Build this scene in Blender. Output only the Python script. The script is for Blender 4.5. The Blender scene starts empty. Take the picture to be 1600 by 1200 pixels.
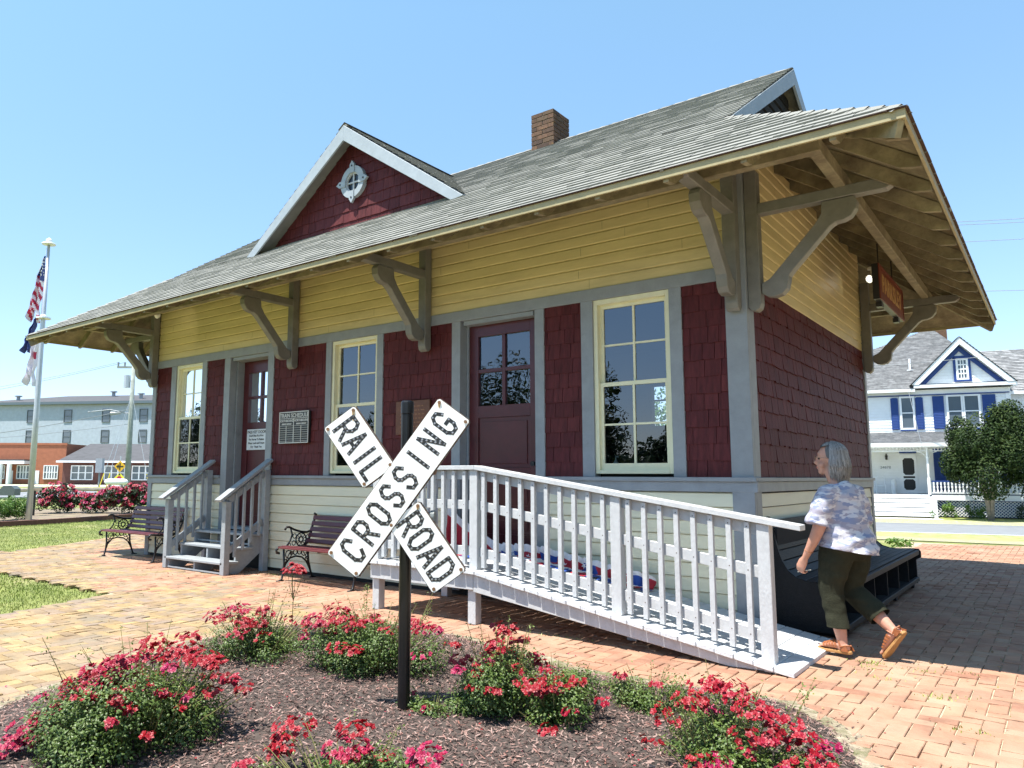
import bpy, bmesh, math, random
from math import sin, cos, pi, radians, sqrt, atan2
from mathutils import Vector, Matrix, noise

# ------------------------------------------------------------------ camera, world, sun
scene = bpy.context.scene
COL = scene.collection
F_PX, CAM = 1175.85, Vector((2.181, -6.955, 1.35))
PIT, YAW, ROL = radians(7.1252), radians(-38.4657), radians(0.2301)
FW = Vector((sin(YAW)*cos(PIT), cos(YAW)*cos(PIT), sin(PIT)))
RT = Vector((cos(YAW), -sin(YAW), 0)); UP = RT.cross(FW)
R2 = RT*cos(ROL)+UP*sin(ROL); U2 = -RT*sin(ROL)+UP*cos(ROL)
cam_d = bpy.data.cameras.new("camera"); cam = bpy.data.objects.new("camera", cam_d); COL.objects.link(cam)
m = Matrix((R2, U2, -FW)).transposed().to_4x4(); m.translation = CAM; cam.matrix_world = m
cam_d.sensor_width = 36; cam_d.lens = F_PX/1600*36; cam_d.shift_x = 80.5/1600; cam_d.shift_y = -3.0/1600
cam_d.clip_start = 0.05; cam_d.clip_end = 3000
scene.camera = cam
scene.view_settings.view_transform = 'Standard'; scene.view_settings.look = 'None'
scene.view_settings.gamma = 1; scene.view_settings.exposure = 1.12
world = bpy.data.worlds.new("World"); scene.world = world; world.use_nodes = True
wn = world.node_tree; bg = wn.nodes['Background']; sky = wn.nodes.new('ShaderNodeTexSky')
SUN = Vector((0.115, 0.35, -1)).normalized()
sky.sky_type = 'NISHITA'; sky.sun_disc = False
sky.sun_elevation = math.asin(-SUN.z); sky.sun_rotation = pi+atan2(SUN.x, SUN.y)
sky.air_density = 1.0; sky.dust_density = 0.15; sky.ozone_density = 1.0
tint = wn.nodes.new('ShaderNodeMix'); tint.data_type = 'RGBA'; tint.blend_type = 'MULTIPLY'; tint.inputs[0].default_value = 1; 
tcw = wn.nodes.new('ShaderNodeTexCoord'); sepw = wn.nodes.new('ShaderNodeSeparateXYZ'); mrw = wn.nodes.new('ShaderNodeMapRange'); mixw = wn.nodes.new('ShaderNodeMix')
wn.links.new(tcw.outputs['Generated'], sepw.inputs[0]); wn.links.new(sepw.outputs[2], mrw.inputs[0]); mrw.inputs[1].default_value = .0; mrw.inputs[2].default_value = .55
mixw.data_type = 'RGBA'; mixw.inputs[6].default_value = (.76, .76, .98, 1); mixw.inputs[7].default_value = (1.16, 1.33, 1.20, 1)
wn.links.new(mrw.outputs[0], mixw.inputs[0]); wn.links.new(mixw.outputs[2], tint.inputs[7])
wn.links.new(sky.outputs[0], tint.inputs[6]); wn.links.new(tint.outputs[2], bg.inputs[0]); bg.inputs[1].default_value = 0.114
sl = bpy.data.lights.new("sun", 'SUN'); sl.energy = 5.0; sl.angle = radians(0.53); sl.color = (1, 0.955, 0.88)
so = bpy.data.objects.new("sun", sl); COL.objects.link(so); so.rotation_euler = SUN.to_track_quat('-Z', 'Y').to_euler()
so.location = (0, -10, 30)

rng = random.Random(7)
def gp(px, py, z=0.0):
    d = FW + R2*((px-719.46)/F_PX) - U2*((py-597)/F_PX); t = (z-CAM.z)/d.z
    return CAM + d*t
def at(px, py, dep):
    d = FW + R2*((px-719.46)/F_PX) - U2*((py-597)/F_PX)
    return CAM + d*dep

# ------------------------------------------------------------------ materials
MATS = {}
def mat(name, col, rough=0.6, var=0.0, vscale=8, bump=0.0, bscale=40, col2=None, metal=0, rnd=None, rndvar=0, spec=0.5, stretch=None, dirt=None, dscale=3, dmin=.55, dmax=.75, coat=0):
    """Principled material: base colour varied by noise, by the per-face 'rnd' attribute and by dirt patches; noise bump."""
    if name in MATS: return MATS[name]
    m = bpy.data.materials.new(name); m.use_nodes = True; t = m.node_tree; N = t.nodes; L = t.links
    p = N['Principled BSDF']; p.inputs['Roughness'].default_value = rough; p.inputs['Metallic'].default_value = metal
    p.inputs['Specular IOR Level'].default_value = spec
    p.inputs['Coat Weight'].default_value = coat
    tc = N.new('ShaderNodeTexCoord'); mp = N.new('ShaderNodeMapping'); L.new(tc.outputs['Object'], mp.inputs[0])
    if stretch: mp.inputs['Scale'].default_value = stretch
    def mix(a, b, f, mode='MIX'):
        x = N.new('ShaderNodeMix'); x.data_type = 'RGBA'; x.blend_type = mode
        for s, v in ((6, a), (7, b), (0, f)):
            if hasattr(v, 'is_output'): L.new(v, x.inputs[s])
            elif s == 0: x.inputs[s].default_value = v
            else: x.inputs[s].default_value = (*v, 1)
        return x.outputs[2]
    c = col
    if rnd:
        at_ = N.new('ShaderNodeAttribute'); at_.attribute_name = 'rnd'
        cr = N.new('ShaderNodeValToRGB'); L.new(at_.outputs['Fac'], cr.inputs[0])
        cr.color_ramp.elements[0].color = (*rnd[0], 1); cr.color_ramp.elements[1].color = (*rnd[-1], 1)
        for i, q in enumerate(rnd[1:-1]):
            e = cr.color_ramp.elements.new((i+1)/(len(rnd)-1)); e.color = (*q, 1)
        c = cr.outputs[0]
    if var or col2:
        n = N.new('ShaderNodeTexNoise'); n.inputs['Scale'].default_value = vscale; n.inputs['Detail'].default_value = 6
        n.inputs['Roughness'].default_value = 0.62
        L.new(mp.outputs[0], n.inputs['Vector'])
        r = N.new('ShaderNodeValToRGB'); r.color_ramp.elements[0].position = 0.35; r.color_ramp.elements[1].position = 0.65
        L.new(n.outputs[0], r.inputs[0])
        if col2: c = mix(c, col2, r.outputs[0])
        if var:
            r2 = N.new('ShaderNodeMapRange'); r2.inputs[1].default_value = .3; r2.inputs[2].default_value = .7
            r2.inputs[3].default_value = 1-var; r2.inputs[4].default_value = 1+var*.6
            L.new(n.outputs[0], r2.inputs[0])
            vm = N.new('ShaderNodeCombineColor')
            for i in range(3): L.new(r2.outputs[0], vm.inputs[i])
            c = mix(c, vm.outputs[0], 1.0, 'MULTIPLY')
    if dirt:
        n = N.new('ShaderNodeTexNoise'); n.inputs['Scale'].default_value = dscale; n.inputs['Detail'].default_value = 8
        n.inputs['Roughness'].default_value = .7
        L.new(mp.outputs[0], n.inputs['Vector'])
        r = N.new('ShaderNodeValToRGB'); r.color_ramp.elements[0].position = dmin; r.color_ramp.elements[1].position = dmax
        L.new(n.outputs[0], r.inputs[0]); c = mix(c, dirt, r.outputs[0])
    if hasattr(c, 'is_output'): L.new(c, p.inputs['Base Color'])
    else: p.inputs['Base Color'].default_value = (*c, 1)
    if bump:
        n = N.new('ShaderNodeTexNoise'); n.inputs['Scale'].default_value = bscale; n.inputs['Detail'].default_value = 5
        L.new(mp.outputs[0], n.inputs['Vector'])
        b = N.new('ShaderNodeBump'); b.inputs['Strength'].default_value = bump; b.inputs['Distance'].default_value = 0.01
        L.new(n.outputs[0], b.inputs['Height']); L.new(b.outputs[0], p.inputs['Normal'])
    MATS[name] = m
    return m

WOODST = (1, 1, 6)
M_maroon = mat('maroon_shingle_paint', (.07,.016,.017), .62, spec=.22, var=.35, vscale=30, bump=.5, bscale=60, rnd=[(.078,.0145,.0155),(.102,.021,.022),(.090,.0175,.0195),(.120,.026,.026)], stretch=(1,1,.15))
M_mdoor = mat('maroon_door_paint', (.080,.015,.018), .32, var=.2, vscale=6, bump=.08, bscale=90)
M_yellow = mat('yellow_siding_paint', (.64,.53,.265), .5, var=.12, vscale=4, bump=.05, bscale=60, stretch=(.3,.3,2), dirt=(.42,.35,.17), dscale=2.2, dmin=.5, dmax=.8)
M_cream = mat('cream_siding_paint', (.73,.69,.50), .5, var=.08, vscale=5, bump=.12, bscale=80, stretch=(.3,.3,2), dirt=(.48,.48,.36), dscale=2.5, dmin=.6, dmax=.9)
M_grey = mat('grey_trim_paint', (.26,.28,.295), .5, var=.13, vscale=7, bump=.12, bscale=70, dirt=(.15,.165,.17), dscale=5, dmin=.6, dmax=.85)
M_brkt = mat('olive_grey_bracket_paint', (.185,.18,.158), .5, var=.2, vscale=7, bump=.15, bscale=70, dirt=(.1,.09,.07), dscale=6, dmin=.6, dmax=.85)
M_rake = mat('pale_blue_grey_rake_paint', (.33,.37,.40), .5, var=.12, vscale=7, bump=.1, bscale=70, dirt=(.22,.26,.28), dscale=8, dmin=.6, dmax=.8)
M_sash = mat('cream_yellow_sash_paint', (.76,.73,.50), .4, var=.07, vscale=9, bump=.05)
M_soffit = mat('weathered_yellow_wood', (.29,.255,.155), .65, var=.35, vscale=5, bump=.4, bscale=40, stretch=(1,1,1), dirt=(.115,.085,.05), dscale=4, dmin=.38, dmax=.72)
M_drip = mat('tan_fascia_paint', (.36,.31,.17), .55, var=.15, vscale=9, bump=.1, dirt=(.33,.26,.14), dscale=6, dmin=.55, dmax=.8)
M_roof = mat('grey_roof_shingle', (.2,.2,.19), .92, var=.06, vscale=.8, bump=.6, bscale=220, rnd=[(.25,.25,.23),(.262,.262,.24),(.268,.268,.246),(.285,.285,.262)], spec=.15)
M_rust = mat('brown_shingle_edge', (.06,.03,.02), .8, var=.3, vscale=30)
M_white = mat('white_weathered_paint', (0.4788,0.4914,0.4998), .5, var=.10, vscale=18, bump=.3, bscale=60, dirt=(.36,.37,.37), dscale=9, dmin=.62, dmax=.78, stretch=(1,1,.5))
M_deck = mat('white_deck_paint', (0.594,0.612,0.63), .55, var=.12, vscale=12, bump=.35, bscale=70, dirt=(.40,.40,.39), dscale=7, dmin=.58, dmax=.8)
M_stairg = mat('grey_stair_paint', (.30,.325,.34), .5, var=.15, vscale=12, bump=.2, bscale=60, dirt=(.19,.2,.2), dscale=8, dmin=.6, dmax=.8)
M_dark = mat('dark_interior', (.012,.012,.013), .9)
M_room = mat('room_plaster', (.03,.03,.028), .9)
M_iron = mat('black_cast_iron', (.012,.012,.013), .38, var=.2, vscale=40, bump=.2, bscale=120)
M_slat = mat('maroon_bench_slat', (.11,.022,.026), .38, var=.25, vscale=12, bump=.2, bscale=60, stretch=(.2,2,2))
M_blackw = mat('black_bench_paint', (.011,.012,.014), .55, var=.3, vscale=16, bump=.3, bscale=60, stretch=(2,.2,2), spec=.2)
M_enamel = mat('white_enamel', (.82,.82,.79), .3, var=.03, vscale=5, dirt=(.50,.27,.09), dscale=6, dmin=.68, dmax=.80, coat=.3)
M_ruste = mat('rusty_steel_edge', (.13,.075,.045), .7, var=.5, vscale=25, bump=.5, bscale=100, col2=(.06,.05,.045))
M_stain = mat('rust_stain', (.66,.40,.16), .5, var=.3, vscale=40, col2=(.75,.62,.40))
M_black = mat('black_letter_enamel', (.02,.02,.021), .35)
M_button = mat('glass_reflector_button', (.30,.30,.31), .12, metal=.55)
M_pole = mat('black_steel_pole', (.008,.008,.009), .3, var=.3, vscale=9, spec=.4)
M_rustpipe = mat('rusty_brown_bracket', (.30,.15,.06), .6, var=.5, vscale=30, bump=.4, col2=(.12,.07,.04))
M_greypipe = mat('grey_cast_clamp', (.10,.12,.12), .45, var=.3, vscale=30, bump=.3)
M_chim = mat('old_chimney_brick', (.2,.1,.06), .9, var=.35, vscale=30, bump=.6, bscale=80, rnd=[(.06,.035,.025),(.10,.055,.032),(.15,.08,.045),(.09,.06,.035)], dirt=(.33,.2,.05), dscale=9, dmin=.6, dmax=.75)
M_mortar = mat('mortar', (.30,.27,.22), .9, var=.3, vscale=30)

def glass_mat(name, refl=1.9, tint=(.75,.8,.82)):
    m = bpy.data.materials.new(name); m.use_nodes = True; t = m.node_tree; N = t.nodes; L = t.links
    N.remove(N['Principled BSDF']); o = N['Material Output']
    tr = N.new('ShaderNodeBsdfTransparent'); tr.inputs[0].default_value = (*tint, 1)
    gl = N.new('ShaderNodeBsdfGlossy'); gl.inputs['Roughness'].default_value = .0; gl.inputs[0].default_value = (.9,.95,1,1)
    fr = N.new('ShaderNodeFresnel'); fr.inputs[0].default_value = refl
    nz = N.new('ShaderNodeTexNoise'); nz.inputs['Scale'].default_value = 2.5
    bp = N.new('ShaderNodeBump'); bp.inputs['Strength'].default_value = .05; bp.inputs['Distance'].default_value = .02
    L.new(nz.outputs[0], bp.inputs['Height']); L.new(bp.outputs[0], gl.inputs['Normal'])
    mx = N.new('ShaderNodeMixShader'); L.new(fr.outputs[0], mx.inputs[0]); L.new(tr.outputs[0], mx.inputs[1]); L.new(gl.outputs[0], mx.inputs[2])
    L.new(mx.outputs[0], o.inputs[0]); return m
M_glass = glass_mat('old_window_glass', 2.05)
M_fglass = mat('far_window_glass', (.10,.13,.16), .12, spec=.9)

# ------------------------------------------------------------------ mesh builder
class MB:
    def __init__(s): s.v = []; s.f = []; s.r = []; s.mi = []
    def add(s, vs, fs, r=None, mi=0):
        o = len(s.v); s.v += [tuple(a) for a in vs]; s.f += [tuple(o+i for i in f) for f in fs]
        r = rng.random() if r is None else r
        s.r += [r]*len(fs); s.mi += [mi]*len(fs); return s
    def box(s, a, b, r=None, mi=0):
        x0,y0,z0 = [min(p,q) for p,q in zip(a,b)]; x1,y1,z1 = [max(p,q) for p,q in zip(a,b)]
        return s.add([(x0,y0,z0),(x1,y0,z0),(x1,y1,z0),(x0,y1,z0),(x0,y0,z1),(x1,y0,z1),(x1,y1,z1),(x0,y1,z1)],
              [(3,2,1,0),(4,5,6,7),(0,1,5,4),(1,2,6,5),(2,3,7,6),(3,0,4,7)], r, mi)
    def beam(s, p, q, w, h, up=(0,0,1), r=None, mi=0):
        """rectangular bar from p to q: w across, h along 'up'"""
        p = Vector(p); q = Vector(q); d = (q-p).normalized(); u = Vector(up); sd = d.cross(u)
        if sd.length < 1e-4: sd = d.cross(Vector((1,0,0)))
        sd.normalize(); u = sd.cross(d); vs = []
        for c in (p, q):
            for a, b in ((-1,-1),(1,-1),(1,1),(-1,1)): vs.append(c+sd*a*w/2+u*b*h/2)
        return s.add(vs, [(3,2,1,0),(4,5,6,7),(0,1,5,4),(1,2,6,5),(2,3,7,6),(3,0,4,7)], r, mi)
    def tube(s, pts, rad, n=8, r=None, cap=True, mi=0):
        pts = [Vector(p) for p in pts]; R = rad if hasattr(rad, '__len__') else [rad]*len(pts)
        vs = []; fs = []; prev = None
        for i, p in enumerate(pts):
            d = (pts[min(i+1,len(pts)-1)]-pts[max(i-1,0)]).normalized()
            if prev is None: a = d.orthogonal().normalized()
            else:
                a = prev-d*prev.dot(d); a = a.normalized() if a.length > 1e-6 else d.orthogonal().normalized()
            prev = a; b = d.cross(a)
            for k in range(n):
                t = 2*pi*k/n; vs.append(p+(a*cos(t)+b*sin(t))*R[i])
            if i:
                o = (i-1)*n
                for k in range(n): fs.append((o+k, o+(k+1)%n, o+n+(k+1)%n, o+n+k))
        if cap: fs.append(tuple(range(n-1,-1,-1))); fs.append(tuple(range(len(vs)-n, len(vs))))
        return s.add(vs, fs, r, mi)
    def prism(s, poly, fn, a, b, r=None, mi=0):
        """extrude a 2-D polygon: fn(u,v,w) gives the 3-D point, w from a to b"""
        n = len(poly)
        vs = [fn(u,v,a) for u,v in poly]+[fn(u,v,b) for u,v in poly]
        fs = [tuple(range(n-1,-1,-1)), tuple(range(n,2*n))]+[(i,(i+1)%n,n+(i+1)%n,n+i) for i in range(n)]
        return s.add(vs, fs, r, mi)
    def build(s, name, mats, parent=None, loc=None, smooth=False, bevel=0):
        me = bpy.data.meshes.new(name); me.from_pydata(s.v, [], s.f)
        mats = mats if isinstance(mats, (list, tuple)) else [mats]
        for q in mats: me.materials.append(q)
        at_ = me.attributes.new('rnd', 'FLOAT', 'FACE'); at_.data.foreach_set('value', s.r)
        me.polygons.foreach_set('material_index', s.mi)
        if smooth: me.polygons.foreach_set('use_smooth', [True]*len(me.polygons))
        me.validate(); me.update()
        bm = bmesh.new(); bm.from_mesh(me); bmesh.ops.recalc_face_normals(bm, faces=bm.faces); bm.to_mesh(me); bm.free()
        o = bpy.data.objects.new(name, me); COL.objects.link(o)
        if parent: o.parent = parent
        if loc: o.location = loc
        if bevel:
            b = o.modifiers.new('b', 'BEVEL'); b.width = bevel; b.segments = 1; b.limit_method = 'ANGLE'; b.angle_limit = radians(40)
        return o
def tag(o, label=None, cat=None, group=None, kind=None):
    for k, v in (('label', label), ('category', cat), ('group', group), ('kind', kind)):
        if v: o[k] = v
    return o
def thing(name, label, cat, loc=(0,0,0), group=None, rz=0):
    o = bpy.data.objects.new(name, None); COL.objects.link(o); o.location = loc; o.rotation_euler.z = rz
    o.empty_display_size = .2
    return tag(o, label, cat, group)
def copy_tree(o, parent=None):
    c = o.copy(); COL.objects.link(c); c.parent = parent
    for ch in list(o.children): copy_tree(ch, c)
    return c
def clip_poly(mb, P0, U, V, poly):
    """cut a builder's mesh with the edges of a convex polygon given in (u,v) of plane P0,U,V"""
    bm = bmesh.new(); lay = bm.faces.layers.float.new('rnd')
    vs = [bm.verts.new(v) for v in mb.v]
    for f, r in zip(mb.f, mb.r):
        q = bm.faces.new([vs[i] for i in f]); q[lay] = r
    N = U.cross(V); n = len(poly)
    area = sum(poly[i][0]*poly[(i+1)%n][1]-poly[(i+1)%n][0]*poly[i][1] for i in range(n))
    for i in range(n):
        a, b = poly[i], poly[(i+1)%n]
        if a == b: continue
        pa = P0+U*a[0]+V*a[1]; d = U*(b[0]-a[0])+V*(b[1]-a[1]); no = d.cross(N)
        if area < 0: no = -no
        bmesh.ops.bisect_plane(bm, geom=bm.verts[:]+bm.edges[:]+bm.faces[:], plane_co=pa, plane_no=no, clear_outer=True)
    bm.verts.index_update()
    mb.v = [tuple(v.co) for v in bm.verts]; mb.f = [tuple(v.index for v in f.verts) for f in bm.faces]
    mb.r = [f[lay] for f in bm.faces]; mb.mi = [0]*len(mb.f); bm.free()
    return mb
def shingles(P0, U, V, poly, exp, width, thick, jit=.35, wobble=.004, gap=.004, clip=True):
    P0 = Vector(P0); U = Vector(U).normalized(); V = Vector(V).normalized(); N = U.cross(V)
    us = [p[0] for p in poly]; vs = [p[1] for p in poly]
    mb = MB(); v = min(vs); row = 0
    while v < max(vs):
        u = min(us)-rng.random()*width
        while u < max(us):
            w = width*(1+jit*(rng.random()*2-1)); a = u+gap/2; b = u+w-gap/2; dv = -rng.random()*wobble; t = thick*(1+.4*(rng.random()-.5))
            v0 = v+dv; v1 = v+exp+.012
            sk = (rng.random()-.5)*wobble*1.2
            c = [(a,v0-sk),(b,v0+sk),(b,v1),(a,v1)]
            if a < max(us) and b > min(us):
                top = [P0+U*x+V*y+N*(t if i < 2 else .002) for i,(x,y) in enumerate(c)]
                bot = [P0+U*x+V*y-N*.004 for x,y in c]
                mb.add(bot+top, [(4,5,6,7),(0,1,5,4),(1,2,6,5),(3,0,4,7)])
            u += w
        v += exp; row += 1
    return clip_poly(mb, P0, U, V, poly) if clip else mb
def rect(a, b, c, d): return [(a,b),(c,b),(c,d),(a,d)]
def text_obj(txt, size, M, name, parent, mt, depth=.002, align='CENTER', bold=0.0, sx=1.0):
    """M: 4x4 with x right, y up, z out of the surface"""
    cu = bpy.data.curves.new('t', 'FONT'); cu.body = txt; cu.size = size; cu.extrude = depth; cu.align_x = align; cu.align_y = 'CENTER'; cu.offset = bold
    o = bpy.data.objects.new('t', cu); COL.objects.link(o)
    dg = bpy.context.evaluated_depsgraph_get(); me = bpy.data.meshes.new_from_object(o.evaluated_get(dg))
    bpy.data.objects.remove(o)
    me.transform(Matrix.Diagonal((sx,1,1,1))); me.transform(M); me.materials.clear(); me.materials.append(mt)
    q = bpy.data.objects.new(name, me); COL.objects.link(q)
    if parent: q.parent = parent
    return q
def frame_m(o, x, z):
    x = Vector(x).normalized(); z = Vector(z).normalized(); y = z.cross(x)
    m = Matrix((x, y, z)).transposed().to_4x4(); m.translation = Vector(o); return m

# ------------------------------------------------------------------ the station
L, D, EV, ZE, SL = 10.19, 5.34, 1.54, 3.74, 0.655
ZS, ZB, ZBT, ZW = 1.35, 3.19, 3.315, 4.66          # sill top, band bottom and top, wall top
YR = D/2; ZR = ZE+SL*(YR+EV); HT = 1.67; ZG = ZE+SL*HT    # ridge; hips stop at HT from the eave
st = thing('station_building', 'maroon and yellow wooden railroad station with wide bracketed eaves', 'station')
def P(mb, name, mt, parent=None, **k): return mb.build(name, mt, parent or st, **k)

# openings in the front wall: x0, x1 (inner), floor z, kind
OPEN = [(-9.50,-8.72,1.38,'w'), (-7.95,-7.0,0.55,'d'), (-5.60,-4.72,1.38,'w'), (-3.33,-2.28,0.52,'d'), (-1.56,-0.72,1.38,'w')]
CAS = [(-9.64,-8.59), (-8.10,-6.86), (-5.71,-4.61), (-3.46,-2.16), (-1.70,-0.595)]
# wall cores (one mesh), leaving the openings free
mb = MB(); xs = [-L]+[q for o in OPEN for q in (o[0], o[1])]+[0.0]
for i in range(0, len(xs), 2): mb.box((xs[i]+.012, .02, 0), (xs[i+1]-.012, .14, 4.6))
for a, b, z0, k in OPEN:
    mb.box((a-.011, .02, 0), (b+.011, .14, z0-.05)); mb.box((a-.011, .02, ZB+.01), (b+.011, .14, 4.6))
mb.box((-.14, .14, 0), (-.01, D-.14, 4.6)); mb.box((-L+.01, .14, 0), (-L+.14, D-.14, 4.6))
BW = (-3.27, -2.93, 2.22, 2.90)                                    # back window seen through the front one
mb.box((-L+.01, D-.14, 0), (BW[0], D-.01, 4.6)); mb.box((BW[1], D-.14, 0), (-.01, D-.01, 4.6))
mb.box((BW[0], D-.14, 0), (BW[1], D-.01, BW[2])); mb.box((BW[0], D-.14, BW[3]), (BW[1], D-.01, 4.6))
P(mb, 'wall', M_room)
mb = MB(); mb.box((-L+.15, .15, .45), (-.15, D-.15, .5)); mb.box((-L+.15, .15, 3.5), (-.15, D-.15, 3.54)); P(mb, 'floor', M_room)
mb = MB()
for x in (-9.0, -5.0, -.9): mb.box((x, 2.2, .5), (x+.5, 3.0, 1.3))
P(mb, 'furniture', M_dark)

# maroon shingle cladding between casings, on front and right walls
mb = MB(); X, Z = Vector((1,0,0)), Vector((0,0,1)); Y = Vector((0,1,0))
seg = [(-L+.085, CAS[0][0]), (CAS[0][1], CAS[1][0]), (CAS[1][1], CAS[2][0]), (CAS[2][1], CAS[3][0]), (CAS[3][1], CAS[4][0]), (CAS[4][1], -.17)]
def merge(a, b):
    o = len(a.v); a.v += b.v; a.f += [tuple(i+o for i in f) for f in b.f]; a.r += b.r; a.mi += b.mi
for a, b in seg: P(shingles((0,.0,0), X, Z, rect(a, ZS+.0, b, ZB), .158, .16, .016, jit=.45, wobble=.008, gap=.005), 'shingle_cladding', M_maroon)
merge(mb, shingles((0,0,0), Y, Z, rect(.17, ZS, D-.02, ZB+.0), .158, .15, .018, jit=.5, wobble=.014, gap=.006))
P(mb, 'shingle_cladding', M_maroon)

def siding(segs, z0, z1, exp, prof, axis):
    mb = MB(); n = int(round((z1-z0)/exp)); e = (z1-z0)/n
    for a, b in segs:
        for i in range(n):
            zz = z0+i*e
            pts = [(o, zz+q*e) for o, q in prof]
            if axis == 'x': vs = [(a, -o, z) for o, z in pts]+[(b, -o, z) for o, z in pts]
            else: vs = [(o, a, z) for o, z in pts]+[(o, b, z) for o, z in pts]
            k = len(pts); mb.add(vs, [(j, j+1, k+j+1, k+j) for j in range(k-1)])
    return mb
DROP = [(.003,0),(.013,.05),(.0155,.11),(.0155,.86),(.011,.91),(.005,.97),(.003,1.0)]
mb = siding([(-L+.085,-.0)], ZBT, ZW, .125, DROP, 'x'); merge(mb, siding([(.0,D-.02)], ZB, ZW, .125, DROP, 'y')); yel = mb
CLAP = [(-.01,0),(.020,.0),(.019,.06),(.006,.93),(-.012,.935),(-.012,1.0)]
jt = MB()
for i in range(11):
    z_ = ZBT+i*(ZW-ZBT)/11; x_ = -L+.5+rng.random()*2.5
    while x_ < -.3: jt.box((x_,-.0163,z_+.014),(x_+.003,-.0150,z_+.104)); x_ += rng.uniform(2.2,4.2)
    y_ = .6+rng.random()*2
    while y_ < D-.2: jt.box((.0150,y_,z_+.014),(.0163,y_+.003,z_+.104)); y_ += rng.uniform(2,3.5)
jt.mi = [1]*len(jt.f); merge(yel, jt); P(yel, 'frieze_siding', [M_yellow, M_soffit])
mb = siding([(-L+.085, -8.10), (-6.86,-3.46), (-2.16, -.17)], .05, 1.21, .13, CLAP, 'x'); merge(mb, siding([(.17, D-.1)], .05, 1.21, .13, CLAP, 'y')); P(mb, 'base_siding', M_cream)
mb = MB()
for i in range(9): mb.box((-8.1,.1,0), (-2,.12,.1))
# trims
mb = MB(); T = .028
for (a, b), (c, d, z0, k) in zip(CAS, OPEN):
    zb = ZS if k == 'w' else .05
    mb.box((a, -T, zb), (c, .10, ZB)); mb.box((d, -T, zb), (b, .10, ZB))
mb.box((-L+.0, -T-.004, ZB), (-.17, .02, ZBT))                                   # band over the openings
mb.box((-.17, -T-.004, .0), (.028, .02, ZB)); mb.box((-.003, .021, .0), (.0282, .17, ZB))  # near corner boards
mb.box((-.17, -T-.004, ZB), (.028, .02, 4.4)); mb.box((-.0031, .021, ZB), (.0282, .17, 4.4))
mb.box((-L-.028, -T-.004, 0), (-L+.085, .02, ZB-.001)); mb.box((-L-.0282, .021, 0), (-L, .17, ZB))
P(mb, 'corner_and_casing_trim', M_grey, bevel=.003)
mb = MB(); mb.box((0, D-.10, 0), (.028, D+.028, ZB+.3)); P(mb, 'corner_board', M_grey, bevel=.003)
mb = MB()
for a, b in ((-L-.05, -8.102), (-6.858, -3.462), (-2.158, .055)):
    mb.box((a, -.06, 1.31), (b, .0, ZS)); mb.box((a, -.034, 1.215), (b, .0, 1.31))
mb.box((.0, .0, 1.311), (.0555, D+.05, ZS-.001)); mb.box((.0, .0, 1.216), (.034, D+.03, 1.31))
P(mb, 'sill_band', M_grey, bevel=.003)

def window(x0, x1, z0, z1):
    f = MB(); w = .045
    f.box((x0, -.005, z0), (x0+w, .10, z1)); f.box((x1-w, -.005, z0), (x1, .10, z1))
    f.box((x0+w, -.006, z1-.05), (x1-w, .10, z1)); f.box((x0+w, -.012, z0), (x1-w, .10, z0+.035))
    F = P(f, 'window', M_sash, bevel=.002); zm = (z0+z1)/2+.01
    for nm, a, b, y, bot in (('upper_sash', zm-.02, z1-.05, .030, .04), ('lower_sash', z0+.035, zm+.02, .068, .07)):
        s = MB(); sw = .038; c0, c1 = x0+w, x1-w; y1 = y+.03
        if nm == 'lower_sash': y, y1 = .030, .06
        else: y, y1 = .062, .092
        s.box((c0, y, a), (c0+sw, y1, b)); s.box((c1-sw, y, a), (c1, y1, b))
        s.box((c0+sw, y-.001, a), (c1-sw, y1, a+bot)); s.box((c0+sw, y-.001, b-.04), (c1-sw, y1, b))
        xm = (c0+c1)/2; za, zb_ = a+bot, b-.04; zc = (za+zb_)/2
        s.box((xm-.011, y+.002, za), (xm+.011, y1-.004, zb_)); s.box((c0+sw, y+.004, zc-.010), (xm-.011, y1-.006, zc+.010)); s.box((xm+.011, y+.004, zc-.010), (c1-sw, y1-.006, zc+.010))
        S = P(s, 'sash', M_sash, F)
        g = MB(); g.add([(c0+sw, y+.015, za), (c1-sw, y+.015, za), (c1-sw, y+.015, zb_), (c0+sw, y+.015, zb_)], [(0,1,2,3)]); g.build('glass', M_glass, S) if False else P(g, 'glass', M_glass, F)
    return F
for a, b, z0, k in OPEN:
    if k == 'w': window(a, b, z0, ZB-.002)
bw = MB(); bw.box((BW[0], D-.1, 2.64), (BW[1], D-.06, 2.67)); P(bw, 'back_window_sash', M_sash)

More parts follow.
